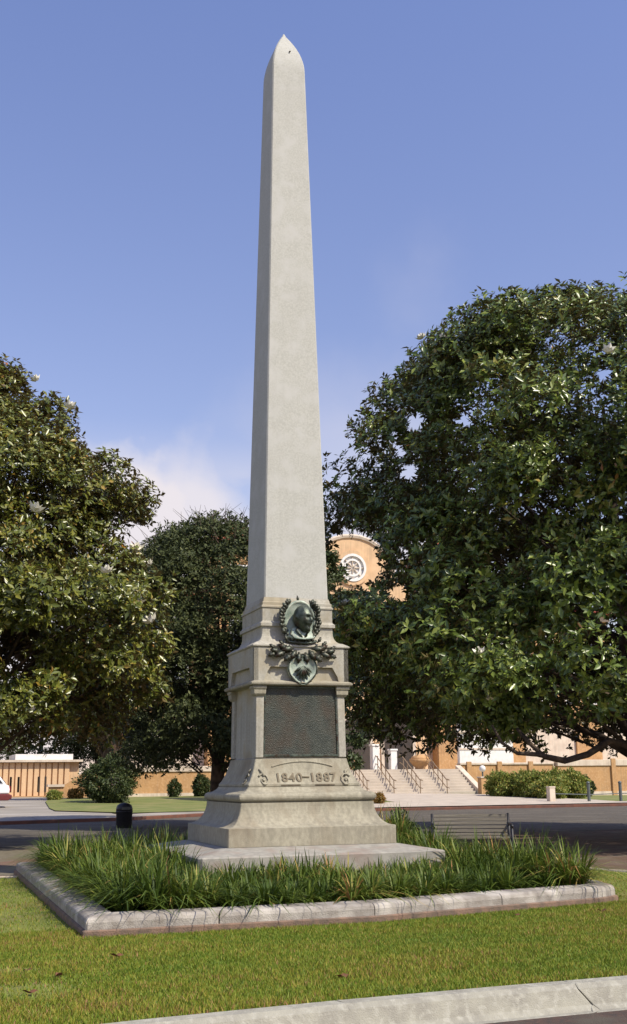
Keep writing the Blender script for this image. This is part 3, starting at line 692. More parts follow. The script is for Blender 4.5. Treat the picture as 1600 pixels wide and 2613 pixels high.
# right magnolia
RP = [(2.85, 7.3), (3.9, 8.0), (5.0, 8.1), (6.5, 7.9), (7.3, 7.1), (8.1, 7.6), (8.9, 8.0), (9.8, 7.6), (10.8, 7.3), (11.6, 6.8), (12.4, 5.8), (12.9, 4.6), (13.4, 3.4), (13.9, 1.4)]
TR = (12.1, 8.1, 0)
cam_loc = np.array([-5.522, -17.404, 1.6]) - np.array(TR)
def view_dir(px, py):
    d = F_*2900.166+R2*(px-800)+U2*(1306.5-py); d.normalize(); return np.array(d)
def tunnel(px, py, r): d = view_dir(px, py); return (tuple(cam_loc+d*12), tuple(cam_loc+d*60), r)
holes = [tunnel(890, 1445, .62), tunnel(925, 1395, .45), tunnel(1015, 1512, .3), tunnel(945, 1450, .4), tunnel(1060, 1075, .33), tunnel(1180, 1070, .22), tunnel(1045, 1205, .3), tunnel(1020, 1150, .2), tunnel(1540, 960, .25)]
rt, tips, ax, cen, rad = tree('magnolia_tree', TR, RP, (-0.6, -0.3), None, 'huge dark green magnolia with white blossoms filling the picture right of the obelisk', 0.30, 5, 1050, 1.0, 60, 7, 0.175, 'magnolia', hole=holes, inner=0.6, limb_n=10)
Rp_z = [p[0] for p in RP]; Rp_r = [p[1] for p in RP]
blossoms(rt, tips, ax, pick_outer(tips, rt, 36, 3, 3), 1.1)
# sagging lowest limbs, bare under the skirt of leaves
def wpt(px, py, dist): return Vector(cam_loc+view_dir(px, py)*dist)
for pts, r0 in (([(1720, 1930, 27.5), (1600, 1902, 26.5), (1555, 1890, 26), (1500, 1925, 25.5), (1440, 1942, 25), (1390, 1932, 25), (1350, 1895, 25), (1320, 1860, 25.2)], 0.095), ([(1440, 1940, 25), (1370, 1925, 24.6), (1320, 1922, 24.4), (1280, 1895, 24.2), (1255, 1850, 24.2)], 0.06), ([(1600, 1902, 26.5), (1540, 1850, 26), (1480, 1820, 26)], 0.06)):
    P = [wpt(*p) for p in pts]; MB().tube(P, [r0*(1-.6*i/(len(P)-1)) for i in range(len(P))], 8).build('limb', 'bark', rt, True)
MB().tube([(0, 0, 1.6), (-.9, -1.0, 2.0), wpt(1720, 1930, 27.5)], [.2, .15, .1], 8).build('limb', 'bark', rt, True)

# left magnolia
LP = [(2.5, 2.6), (3.2, 3.3), (4.0, 3.8), (4.7, 4.05), (5.3, 3.85), (6.1, 3.0), (6.8, 2.55), (7.4, 3.3), (7.7, 3.2), (8.35, 2.2), (9.0, 1.5), (9.6, 0.8), (10.0, 0.3)]
LP = [(1.6+(z-1.6)*1.25, q*1.25) for z, q in LP]
TL_ = (-4.18, 12.4, 0)
lt, tips, ax, cen, rad = tree('magnolia_tree', TL_, LP, (-0.3, 0.2), None, 'golden green magnolia leaning in from the left edge beside the dark spreading tree', 0.32, 23, 520, 0.72, 56, 7, 0.165, 'magnolia_gold', inner=0.45, limb_n=8)
Rp_z = [p[0] for p in LP]; Rp_r = [p[1] for p in LP]
blossoms(lt, tips, ax, pick_outer(tips, lt, 13, 9, 2.5), 1.4)

# dark fine leaved tree behind
MP = [(2.3, 3.4), (3.5, 4.0), (6, 4.1), (8, 4.0), (8.8, 3.6), (9.4, 2.9), (9.9, 1.8), (10.4, .6)]
mt_, tips, ax, cen, rad = tree('spreading_tree', (4.2, 21.2, 0), MP, (0.35, 0.3), None, 'dark fine leaved tree standing behind the left side of the obelisk', 0.24, 31, 430, 0.8, 100, 5, 0.125, 'fine', inner=0.3, limb_n=9, tilt=(0.5, 1.5))
tw = MB()
for i in range(90):
    a = rnd.uniform(0, 6.28); z = rnd.uniform(8.6, 10.2); r = np.interp(z, [p[0] for p in MP], [p[1] for p in MP])*rnd.uniform(.5, .95)
    b = Vector((r*math.cos(a), r*math.sin(a), z)); tw.tube([b, b+Vector((rnd.uniform(-.3, .3), rnd.uniform(-.3, .3), .5)), b+Vector((rnd.uniform(-.7, .7), rnd.uniform(-.7, .7), rnd.uniform(.7, 1.2)))], [.018, .012, .004], 4)
tag(tw.build('twigs', 'bark', mt_), kind='stuff')
# trees far behind
def bgtree(x, y, h, r, seed, label, m='fine', lo=.24):
    P = [(h*lo, r*.8), (h*(lo+.12), r), (h*.6, r*.95), (h*.85, r*.6), (h, r*.15)]
    tree('background_tree', (x, y, zg(x, y)), P, (.2, .1), None, label, .25, seed, 110, r*.24, 60, 4, .24, m, inner=.5, limb_n=4)
bgtree(-7, 68, 9.5, 5.5, 41, 'rounded dark tree behind the ribbed tan wall at the left edge')
bgtree(3.5, 74, 9, 5, 42, 'dark tree behind the ribbed tan wall, beside the museum corner')
bgtree(4.7, 49.0, 8.5, 3.0, 45, 'dark tree rising straight behind the large round bush', 'fine', .40)
bgtree(14.4, 38.5, 13.0, 2.3, 43, 'narrow dark tree seen close to the right side of the obelisk shaft', 'shrub', .15)

# ------------------------------------------------------------------ shrubs
def shrub(name, x, y, w, h, label, m, seed, L=0.09, n=60, group=None, dy=None):
    z = zg(x, y); root = empty(name, (x, y, z), 0, label, 'shrub', group); g = np.random.default_rng(seed)
    N = int(n*w*h*80); d = unit(g.normal(size=(N, 3))); d[:, 2] = d[:, 2]*1.0; d = unit(d)
    lump = 1+0.13*np.sin(d[:, 0]*5+seed)+0.13*np.sin(d[:, 1]*6+d[:, 2]*5+seed*2)+.1*np.sin(d[:, 0]*11+d[:, 2]*13)+g.normal(size=N)*.05
    p = d*lump[:, None]*np.array([w/2, (dy or w)/2, h*.52])*g.uniform(.72, 1.0, N)[:, None]+np.array([0, 0, h*.48])
    ld = unit(d+g.normal(size=(N, 3))*.7); nr = unit(d+g.normal(size=(N, 3))*.4+np.array([0, 0, .3])); LL = L*g.uniform(.7, 1.3, N)
    leaf_mesh('foliage', p, ld, nr, LL, LL*.5, m, root, g.uniform(0, 1, N))
    MB().tube([(0, 0, -.1), (0, 0, h*.4)], [.05, .03], 6).build('stem', 'bark', root)
    return root
shrub('round_bush', 4.0, 42.5, 2.75, 2.25, 'large round dark green bush on the far lawn at the left', 'shrub', 51, .13, 30)
shrub('small_bush', 9.0, 50.3, .75, 1.0, 'small upright dark bush by the terrace wall, farther from the obelisk of the pair', 'shrub', 52, .1)
shrub('small_bush', 10.6, 50.3, 1.0, 1.25, 'dark rounded bush by the terrace wall, just left of the obelisk plinth', 'shrub', 53, .1)
shrub('low_bush', 1.75, 47.6, .75, .5, 'low yellow green bush at the end of the ribbed wall', 'hedgeleaf', 54, .1)
shrub('low_bush', 3.3, 50.5, .8, .55, 'low rusty orange bush tucked left of the large round bush', 'goldleaf', 55, .1)
shrub('potted_bush', 16.6, 37.2, .62, .55, 'small golden bush beside the obelisk plinth at the plaza edge', 'goldleaf', 56, .09)
hz = [(26.9, 43.3, 2.0, 1.35), (27.8, 41.8, 1.9, 1.45), (28.8, 41.2, 2.0, 1.5), (28.0, 39.9, 1.7, 1.15), (30.2, 41.4, 2.0, 1.45)]
hl = ['leafy hedge bush next to the globe lamp pillar', 'tall middle bush of the yellow green hedge by the plaza', 'broad bush in the hedge, set back behind its centre', 'lower front bush of the hedge, nearest the grey stone post', 'right end bush of the yellow green hedge by the far lawn']
for i, ((x, y, w, h), lb) in enumerate(zip(hz, hl)): shrub('hedge_bush', x, y, w, h, lb, 'hedgeleaf', 60+i, .15, 26, 'hedge bushes beside the museum plaza')
shrub('small_bush', 33.6, 47.5, 1.1, 1.1, 'small dark bush below the right terrace wall, left of two', 'shrub', 70, .12)
shrub('small_bush', 35.2, 48.0, 1.3, 1.2, 'wider dark bush below the right terrace wall, right of two', 'shrub', 71, .12)

# ------------------------------------------------------------------ border plants
def strap_blades(name, centers, sizes, per, m, seed, parent=None, lm=None):
    g = np.random.default_rng(seed); n = len(centers); ci = np.repeat(np.arange(n), per); K = len(ci); S = 4
    az = g.uniform(0, 2*math.pi, K); dr = np.stack([np.cos(az), np.sin(az), np.zeros(K)], 1); sd = np.stack([-np.sin(az), np.cos(az), np.zeros(K)], 1)
    h = sizes[ci]*g.uniform(.65, 1.15, K); lean = g.uniform(.15, 1.45, K)*(0.8+0.35*g.uniform(size=n)[ci]); wd = g.uniform(.006, .015, K)
    if lm is not None: lean = np.minimum(lean*lm[ci], 1.55)
    base = centers[ci]+dr*g.uniform(0, .07, K)[:, None]+np.array([0, 0, -.02])
    V = np.empty((K, S+1, 2, 3), np.float32)
    for s in range(S+1):
        t = s/S; x = h*lean*(t**1.7)*1.05; z = h*(t-lean*.62*t**2.6)
        p = base+dr*x[:, None]+np.array([0, 0, 1.0])*z[:, None]; w = wd*(1-t**2.2)*(.7+.6*t)+.001
        V[:, s, 0] = p-sd*w[:, None]; V[:, s, 1] = p+sd*w[:, None]
    b = np.arange(K)*(2*(S+1)); T = []
    for s in range(S):
        a = b+2*s; T += [np.stack([a, a+1, a+3], 1), np.stack([a, a+3, a+2], 1)]
    T = np.concatenate(T).reshape(-1).astype(np.int32)
    tn = np.clip(g.uniform(0, 1, K)*.66+g.uniform(-.05, .40, n)[ci], 0, 1)
    return rawmesh(name, V.reshape(-1, 3), T, np.repeat(tn, 2*(S+1)), m, parent)
g = np.random.default_rng(3)
cs = []; ss = []
tries = 0
while len(cs) < 620 and tries < 60000:
    tries += 1
    x = g.uniform(-3.3, 2.92); y = g.uniform(-4.6, 3.55)
    if max(abs(x), abs(y)) < 1.93: continue
    yf = np.interp(x, [-3.77, -.53, 1.27, 3.09, 3.9], [-4.45, -4.47, -4.1, -3.72, -3.3])
    if y < yf+.06: continue
    if any((x-c[0])**2+(y-c[1])**2 < .215**2 for c in cs): continue
    hh = .60+.10*math.sin(x*2.1+y*1.3)+g.uniform(-.13, .12)
    if abs(x) < 2.5 and y < -1.9: hh *= .80
    if y > 2 and x > 0: hh *= 1.35
    if x > 2.1: hh *= 1.12
    if x < -2.2 and y > -3: hh *= 1.1
    if 0.0 < x < .7 and y < -1.8: hh *= .78
    cs.append((x, y, .12)); ss.append(hh)
CS = np.array(cs); edge = np.minimum(np.minimum(CS[:, 0]+3.45, 3.7-CS[:, 0]), CS[:, 1]-np.interp(CS[:, 0], [-3.77, -.53, 1.27, 3.09, 3.9], [-4.53, -4.55, -4.18, -3.8, -3.3]))
bp_ = strap_blades('border_plants', CS, np.array(ss), 88, 'blade', 8, None, np.where(edge < .3, 0.95, 1.0))
tag(bp_, 'dense bed of long arching strappy green leaves around the obelisk slab', 'plants', kind='stuff')

# ------------------------------------------------------------------ turf blades on the lawn
def inside_lawn(x, y):
    yf = np.interp(x, [k[0] for k in KF], [k[1] for k in KF]); ok = y > yf+.015
    lb = np.interp(x, [-30, 5.3, 5.6, 6.4, 9, 40], [3.1, 3.1, -.1, -1, -1.6, -2.5]); ok &= y < lb-.02
    inp = (x > -3.75) & (x < 3.33) & (y > np.interp(x, [-3.77, -.53, 1.27, 2.85, 3.17, 3.32], [-4.92, -4.93, -4.56, -4.28, -4.1, -3.6])+.01) & (y < 3.9)
    return ok & ~inp
g = np.random.default_rng(4)
X = np.concatenate([g.uniform(-7, 3.5, 330000), g.uniform(-7, 9, 90000)]); Y = np.concatenate([g.uniform(-9.2, -4.2, 330000), g.uniform(-6, 3.1, 90000)])
patch = (np.sin(X*1.3+np.sin(Y*2.1)*1.2)*np.sin(Y*1.7+X*.6)+.8*np.sin(X*5.3+2*np.sin(Y*4.1))*np.sin(Y*7.7+X*2.6))+g.normal(size=len(X))*.35
bare = ((X+4.55)/.42)**2+((Y+7.75)/.45)**2 < g.uniform(.2, 1.3, len(X)); bare |= ((X+4.6)/.3)**2+((Y+6.7)/.22)**2 < g.uniform(.1, 1.3, len(X))
k = inside_lawn(X, Y) & ~(bare & (g.uniform(size=len(X)) < .8)); X = X[k]; Y = Y[k]; patch = patch[k]; n = len(X)
az = g.uniform(0, 6.283, n); h = g.uniform(.015, .042, n)*(1+.2*patch.clip(-1, 1)); w = g.uniform(.003, .007, n); ln = g.uniform(0, .9, n)*h; a2 = g.uniform(0, 6.283, n)
V = np.empty((n, 3, 3), np.float32); P = np.stack([X, Y, np.full(n, .0)], 1)
V[:, 0] = P+np.stack([np.cos(az)*w, np.sin(az)*w, 0*w], 1); V[:, 1] = P-np.stack([np.cos(az)*w, np.sin(az)*w, 0*w], 1)
V[:, 2] = P+np.stack([np.cos(a2)*ln, np.sin(a2)*ln, h], 1)
tb = rawmesh('grass', V.reshape(-1, 3), np.arange(n*3, dtype=np.int32), np.repeat(np.clip(.45+.17*patch+g.normal(size=n)*.27, 0, 1), 3), 'grassblade', None)
tag(tb, 'short sunlit mown grass between the street kerb and the planter kerb', 'grass', kind='stuff')

# fallen leaves
lf = [(1.165, -5.15, 'orange brown fallen leaf on the lawn below a joint of the planter kerb'), (2.25, -5.05, 'dark curled leaf on the lawn below the right end of the planter kerb'), (-4.27, -7.19, 'dark curled leaf on the lawn beside the bare earth patch'), (-4.52, -7.95, 'dry leaf on the bare earth patch nearest the street kerb'), (-4.54, -6.81, 'withered brown leaf above the bare earth patch'), (-2.2, -8.17, 'small brown leaf close to the street kerb'), (-3.6, -6.4, 'small leaf lying on the lawn near the planter corner')]
V_, F2 = [(0, 0, .03), (.05, -.035, .045), (.11, -.03, .02), (.16, 0, .05), (.11, .035, .055), (.05, .04, .02), (.08, 0, .012)], [(0, 1, 6), (1, 2, 6), (2, 3, 6), (3, 4, 6), (4, 5, 6), (5, 0, 6)]
l0 = None
for x, y, lb in lf:
    if l0 is None: l0 = meshobj('fallen_leaf', V_, F2, 'deadleaf'); o = l0
    else: o = l0.copy(); C.objects.link(o)
    o.location = (x, y, .012); o.rotation_euler = (0, rnd.uniform(-.2, .2), rnd.uniform(0, 6)); o.scale = (rnd.uniform(.55, .85),)*3
    tag(o, lb, 'leaf', 'leaves fallen on the lawn')

# ------------------------------------------------------------------ litter bin by the far side of the path
bn = empty('litter_bin', (1.27, 22.2, 0), R(0), 'black round topped litter bin standing in tree shade behind the left plants', 'bin')
rings = [[(r*math.cos(a), r*math.sin(a), z) for a in [2*math.pi*k/24 for k in range(24)]] for r, z in ((.24, 0), (.27, .03), (.27, .5), (.285, .51), (.285, .55))]
MB().ring_loft(rings).build('body', 'bin', bn, True)
rings = [[(r*math.cos(a), r*math.sin(a), z) for a in [2*math.pi*k/24 for k in range(24)]] for r, z in ((.28, .552), (.275, .64), (.24, .73), (.16, .79), (.02, .815))]
MB().ring_loft(rings).build('domed_lid', 'bin', bn, True)
MB().box(-.13, .13, -.295, -.25, .59, .68).build('flap', 'metal', bn)

# ------------------------------------------------------------------ park bench behind the monument
bz = empty('park_bench', (4.95, 3.57, -.01), R(-21.5), 'weathered grey slatted park bench standing behind the planter, right of the obelisk', 'bench')
sl0 = None
for i in range(6):
    z = .44+i*.072; y = .28+.045*i*.4
    o = bevel(MB().box(-.72, .72, -.012, .012, -.028, .028).build('slat', 'benchwood', bz), .005, 1) if sl0 is None else share('slat', sl0, bz)
    sl0 = sl0 or o; o.location = (0, y, z+.02); o.rotation_euler = (R(-14), 0, 0)
for i in range(5):
    o = share('slat', sl0, bz); o.location = (0, -.16+.09*i, .42); o.rotation_euler = (R(90), 0, 0)
for s_ in (-1, 1):
    m = MB(); m.tube([(s_*.76, -.2, 0), (s_*.76, -.2, .60)], .024, 8); m.tube([(s_*.76, .3, 0), (s_*.76, .27, .42), (s_*.76, .40, .86)], .024, 8); m.tube([(s_*.76, -.2, .60), (s_*.76, -.23, .64), (s_*.76, -.18, .665), (s_*.76, .33, .66)], .028, 8); m.tube([(s_*.76, -.2, .39), (s_*.76, .27, .39)], .02, 8)
    m.build('end_frame', 'bin', bz, True)
shrub('round_shrub', 3.9, 4.75, .72, .84, 'dark green shrub between the obelisk plinth and the slatted bench', 'shrub', 77, .07, 40)

# ------------------------------------------------------------------ far posts, lamp pillar
p1 = empty('stone_post', (26.1, 36.6, zg(26.1, 36.6)), 0, 'squat pale grey stone post at the corner of the hedge', 'post')
bevel(MB().box(-.17, .17, -.17, .17, 0, .72).build('shaft', 'cream', p1), .02, 2); bevel(MB().box(-.19, .19, -.19, .19, .72, .8).build('cap', 'cream', p1), .02, 2)
for x, y, lb in ((28.0, 36.0, 'slim grey green metal post left of the low rail'), (30.2, 36.4, 'slim grey green metal post at the right edge of the low rail')):
    p = empty('metal_post', (x, y, zg(x, y)), 0, lb, 'post', 'metal posts along the far pavement')
    bevel(MB().tube([(0, 0, 0), (0, 0, .95)], .085, 12).build('shaft', 'metal', p), .01, 1)
    MB().ring_loft([[(r*math.cos(a), r*math.sin(a), z) for a in [2*math.pi*k/12 for k in range(12)]] for r, z in ((.1, .95), (.1, 1.0), (.05, 1.05), (.01, 1.06))]).build('cap', 'metal', p, True)
rl = empty('low_rail', (28.0, 36.0, 0), 0, 'thin low metal rail strung between the far posts', 'rail')
MB().tube([(-1.9, .55, .62), (0, 0, .55), (2.2, .4, .58), (8, 1.6, .58)], .025, 6).build('bar', 'metal', rl)
lpz = zg(27.2, 46.5)
lp_ = empty('lamp_pillar', (27.5, 47.0, lpz), 0, 'tan brick pillar with a white globe lamp at the foot of the steps', 'lamp')
bevel(MB().box(-.24, .24, -.24, .24, 0, 1.0).build('pillar', 'tan', lp_), .015, 1); bevel(MB().box(-.28, .28, -.28, .28, 1.0, 1.08).build('capstone', 'cream', lp_), .01, 1)
MB().tube([(0, 0, 1.08), (0, 0, 1.4)], .05, 10).build('stem', 'metal', lp_)
MB().ring_loft([[(.2*math.sin(t)*math.cos(a), .2*math.sin(t)*math.sin(a), 1.56-.2*math.cos(t)) for a in [2*math.pi*k/16 for k in range(16)]] for t in np.linspace(.15, 3.1, 10)]).build('globe', 'white', lp_, True)

# ------------------------------------------------------------------ steps
st = empty('entrance_steps', (24.45, 50.0, 0.45), 0, 'broad pale stone steps rising to the museum entrance', 'steps')
X0, X1 = -4.6, 4.1; NS = 9; RZ = (2.02-.45)/NS; RY = .30
for i in range(NS):
    w = X0+ .0, X1
    bevel(MB().box(w[0], w[1], i*RY-.0, i*RY+RY+.02, -.3, (i+1)*RZ-(0 if i < NS-1 else 0)).build('step', 'plaza', st), .015, 1)
MB().box(X0, X1, NS*RY+.02, 9.6, -.3, NS*RZ+.003).build('landing', 'plaza', st)
for x, sgn in ((X1+.02, 1), (X0-.42, -1)):
    m = MB(); a = x; b = x+.4
    v = [(a, -.4, -.4), (b, -.4, -.4), (b, NS*RY+.3, -.4), (a, NS*RY+.3, -.4), (a, -.4, .22), (b, -.4, .22), (b, NS*RY+.3, NS*RZ+.25), (a, NS*RY+.3, NS*RZ+.25)]
    m.add(v, [(0, 3, 2, 1), (4, 5, 6, 7), (0, 1, 5, 4), (1, 2, 6, 5), (2, 3, 7, 6), (3, 0, 4, 7)]); bevel(m.build('cheek_wall', 'cream', st), .02, 1)
def handrail():
    h = empty('handrail', (0, 0, 0), 0, '', 'handrail', 'handrails down the museum steps')
    top = [(0, -.35, .88), (0, .1, .93), (0, NS*RY+.05, .93+NS*RZ-.1), (0, NS*RY+.5, .95+NS*RZ)]
    MB().tube(top, .035, 8).build('top_bar', 'rail', h, True)
    MB().tube([(x, y, z-.5) for x, y, z in top], .028, 6).build('lower_bar', 'rail', h, True)
    for y in (0, .65, 1.3, 1.95, 2.6):
        z = y/RY*RZ
        MB().tube([(0, y, z-.02), (0, y, z+.93)], .03, 6).build('baluster', 'rail', h)
    return h
h0 = handrail()
for i, (x, lb) in enumerate(((21.05, 'metal handrail down the steps, partly hidden behind the obelisk base'), (22.85, 'metal handrail down the steps, first one fully right of the obelisk'), (24.65, 'metal handrail down the middle of the pale steps'), (26.5, 'metal handrail down the steps, nearest the brick terrace wall'))):
    h = h0 if i == 0 else copy_tree(h0)
    h.location = (x, 50.0, .45); h['label'] = lb

# ------------------------------------------------------------------ terrace walls
def terrace(name, x0, x1, y, z0, z1, cop, label, pil=()):
    t = empty(name, (x0, y, 0), 0, label, 'wall')
    MB().box(0, x1-x0, 0, .4, z0-.3, z1-cop).build('brickwork', 'tan', t)
    bevel(MB().box(-.06, x1-x0+.06, -.08, .46, z1-cop, z1).build('coping', 'cream', t), .02, 1)
    MB().box(-.02, x1-x0+.02, -.05, -.002, z0-.3, z0+.22).build('base_course', 'cream', t)
    for px_ in pil: bevel(MB().box(px_-.18, px_+.18, -.14, -.001, z0-.3, z1+.08).build('pier', 'tan', t), .015, 1)
    return t
terrace('terrace_wall', 6.6, 13.6, 53.6, .5, 2.33, .34, 'tan brick terrace wall with cream coping left of the obelisk base', ())
terrace('terrace_wall', 13.7, 19.4, 53.9, .5, 2.3, .3, 'tan brick terrace wall hidden mostly behind the obelisk pedestal', ())
terrace('terrace_wall', 29.3, 36.4, 53.7, .35, 2.42, .14, 'tan brick terrace wall with piers right of the entrance steps', (.6, 2.9, 5.3))
terrace('terrace_wall', 36.6, 60, 53.4, .2, 2.58, .42, 'long brick terrace wall with pale ledge at the right edge', (4.4,))
# white porch wall above
pw = empty('porch_wall', (29.7, 54.6, 2.0), 0, 'plain white porch wall standing above the brick terrace right of the steps', 'wall')
bevel(MB().box(0, 4.15, 0, .35, 0, 2.4).build('panel', 'white', pw), .02, 1); bevel(MB().box(-.08, 4.25, -.1, .45, 2.4, 2.6).build('coping', 'cream', pw), .02, 1)
MB().box(-.03, 4.18, -.04, -.002, 1.3, 1.42).build('band', 'cream', pw)
# terrace floors
MB().box(6.6, 19.4, 54.2, 60, .3, 2.0).build('terrace_floor', 'plaza')['kind'] = 'structure'
MB().box(29.3, 60, 54.2, 60, .2, 2.0).build('terrace_floor', 'plaza')['kind'] = 'structure'
# urns / planter boxes at the head of the steps
for x, y, w, h_, m, nm, lb in ((22.9, 53.2, .5, 1.5, 'white', 'white_pedestal', 'square white pedestal at the head of the steps, left of the rounded planter'), (24.2, 53.3, .45, 1.2, 'white', 'white_pedestal', 'shorter white pedestal at the head of the steps beside the middle handrail')):
    q = empty(nm, (x, y, 2.02), 0, lb, 'pedestal', 'white pedestals at the head of the steps')
    bevel(MB().box(-w/2, w/2, -w/2, w/2, 0, h_).build('body', m, q), .02, 1); bevel(MB().box(-w*.6, w*.6, -w*.6, w*.6, h_, h_+.12).build('cap', m, q), .02, 1)
for x, s, lb in ((26.2, 1.1, 'rounded tan stone planter at the head of the steps, rightmost'), (21.2, .9, 'rounded tan stone planter at the head of the steps, leftmost')):
    q = empty('stone_planter', (x, 53.4, 2.02), 0, lb, 'planter', 'stone planters at the head of the steps')
    MB().ring_loft([[(r*s*math.cos(a), r*s*math.sin(a), z*s) for a in [2*math.pi*k/20 for k in range(20)]] for r, z in ((.35, 0), (.3, .08), (.45, .25), (.62, .45), (.66, .6), (.6, .62))]).build('bowl', 'tan', q, True)
    MB().ring_loft([[(r*s*math.cos(a), r*s*math.sin(a), z*s) for a in [2*math.pi*k/20 for k in range(20)]] for r, z in ((.57, .6), (.52, .72), (.3, .82), (.03, .85))]).build('soil_mound', 'tan', q, True)

# ------------------------------------------------------------------ museum
mu = empty('museum_building', (24, 60, 0), 0, 'large tan brick museum with red tiled roofs, towers and a curved gable with round window', 'building')
def part(name, m, mb, sm=False): return mb.build(name, m, mu, sm)
part('wall', 'tan', MB().box(-16, 22, .6, 16, 0, 13.4))
part('cornice', 'cream', MB().box(-16.2, 22.2, .35, 16.2, 13.4, 13.9))
part('ground_storey_facing', 'cream', MB().box(-16.06, 22.06, .5, .598, 1.8, 5.6))
for x in (12.9, 19.6): part('pier', 'tan', MB().box(x-1.1, x+1.1, .3, .4995, 1.8, 5.6))
def hip(mb, x0, x1, y0, y1, z0, h, ins):
    v = [(x0, y0, z0), (x1, y0, z0), (x1, y1, z0), (x0, y1, z0), (x0+ins, (y0+y1)/2, z0+h), (x1-ins, (y0+y1)/2, z0+h)]
    return mb.add(v, [(0, 1, 5, 4), (1, 2, 5), (2, 3, 4, 5), (3, 0, 4), (0, 3, 2, 1)])
part('roof', 'tile', hip(MB(), -17, 23, -.3, 17, 13.9, 3.4, 8))
# tile rolls on the roof slope: joined ribs
rb = MB()
for i in range(120):
    x = -16.6+i*.33
    t = min(1, (x+17)/8 if x < 3 else (23-x)/8); t = max(0, min(1, t))
    rb.tube([(x, -.3, 13.95), (x, -.3+8.65*t, 13.95+3.4*t)], .07, 5)
tag(part('roof_tile_rolls', 'tile', rb), kind='stuff')
for x in (-8.6, 8.6):
    part('tower', 'tan', MB().box(x-2.2, x+2.2, -.6, 3.8, 0, 17.6)); part('tower_cornice', 'cream', MB().box(x-2.4, x+2.4, -.8, 4.0, 17.6, 17.95))
    part('tower_roof', 'tile', MB().add([(x-2.8, -1.2, 17.95), (x+2.8, -1.2, 17.95), (x+2.8, 4.4, 17.95), (x-2.8, 4.4, 17.95), (x, 1.6, 20.0)], [(0, 1, 4), (1, 2, 4), (2, 3, 4), (3, 0, 4), (0, 3, 2, 1)]))
# central pavilion with curved parapet
gp = [(-5.6, 0), (5.6, 0), (5.6, 14.6), (4.6, 14.6), (4.45, 15.6)]
for a in np.linspace(0, math.pi, 15): gp.append((3.3*math.cos(a), 16.0+2.9*math.sin(a)))
gp += [(-4.45, 15.6), (-4.6, 14.6), (-5.6, 14.6)]
gw = MB(); gw.prism_y(gp[:3]+gp[-1:], -.4, .6)
gw.prism_y([(-4.6, 14.6), (4.6, 14.6), (4.45, 15.6), (3.3, 16.0)]+[(3.3*math.cos(a), 16.0+2.9*math.sin(a)) for a in np.linspace(.2, math.pi-.2, 13)]+[(-3.3, 16.0), (-4.45, 15.6)], -.4, .6)
part('gable', 'tanlight', gw)
co_ = MB(); pts = [(4.6, -.4, 14.65), (4.5, -.4, 15.6), (3.4, -.4, 16.0)]+[(3.3*math.cos(a), -.4, 16.0+2.95*math.sin(a)) for a in np.linspace(.2, math.pi-.2, 13)]+[(-3.4, -.4, 16.0), (-4.5, -.4, 15.6), (-4.6, -.4, 14.65)]
part('gable_coping', 'cream', co_.tube(pts, .17, 6))
def ringp(name, r0, r1, y0, y1, m, z=16.55, x=0.0, seg=32):
    rr_ = []
    for rr, yy in ((r0, y1), (r0, y0), (r1, y0), (r1, y1)): rr_.append([(x+rr*math.cos(a), yy, z+rr*math.sin(a)) for a in [2*math.pi*k/seg for k in range(seg)]])
    return MB().ring_loft(rr_, cap=False).build(name, m, mu)
ringp('window_surround', 1.05, 1.32, -.56, -.4, 'tanlight'); ringp('round_window_ring', .86, 1.04, -.62, -.4, 'white'); ringp('round_window_ring', .52, .66, -.56, -.4, 'white')
MB().ring_loft([[(r*math.cos(a), -.43, 16.55+r*math.sin(a)) for a in [2*math.pi*k/32 for k in range(32)]] for r in (.9, .02)], cap=False).build('round_window', 'white', mu)
for k in range(8):
    a = k*math.pi/4; part('window_spoke', 'cream', MB().tube([(.1*math.cos(a), -.5, 16.55+.1*math.sin(a)), (.88*math.cos(a), -.5, 16.55+.88*math.sin(a))], .05, 5))
# entrance arches
for x in (-3.3, 0, 3.3):
    ap = [(x-1.1, 2.03), (x+1.1, 2.03)]+[(x+1.1*math.cos(a), 4.7+1.1*math.sin(a)) for a in np.linspace(0, math.pi, 11)]
    fr_ = part('entrance_arch', 'cream', MB().prism_y([(x-1.35, 2.02), (x+1.35, 2.02)]+[(x+1.35*math.cos(a), 4.7+1.35*math.sin(a)) for a in np.linspace(0, math.pi, 13)], -.5, -.401))
    MB().prism_y(ap, -.53, -.501).build('door_opening', 'dark', fr_)
def window(x, z, w, h, y=.6):
    f = part('window', 'white', MB().box(x-w/2-.12, x+w/2+.12, y-.1, y-.001, z-.12, z+h+.12))
    MB().box(x-w/2, x+w/2, y-.13, y-.101, z, z+h).build('pane', 'glass', f)
    mm_ = MB().box(x-.03, x+.03, y-.16, y-.131, z, z+h); mm_.box(x-w/2, x+w/2, y-.165, y-.1315, z+h*.5-.03, z+h*.5+.03).build('glazing_bar', 'white', f)
for x in (-14.5, -12.6, 12.2, 14.3, 16.4, 18.5, 20.5):
    for z in (7.0, 10.3): window(x, z, 1.1, 2.2)
for x in (-8.6, 8.6):
    for z in (3.4, 7.0, 10.3, 14.2): window(x, z, 1.2, 2.0, -.6)
for x in (-3.4, 0, 3.4): window(x, 8.6, 1.4, 3.0, -.4)

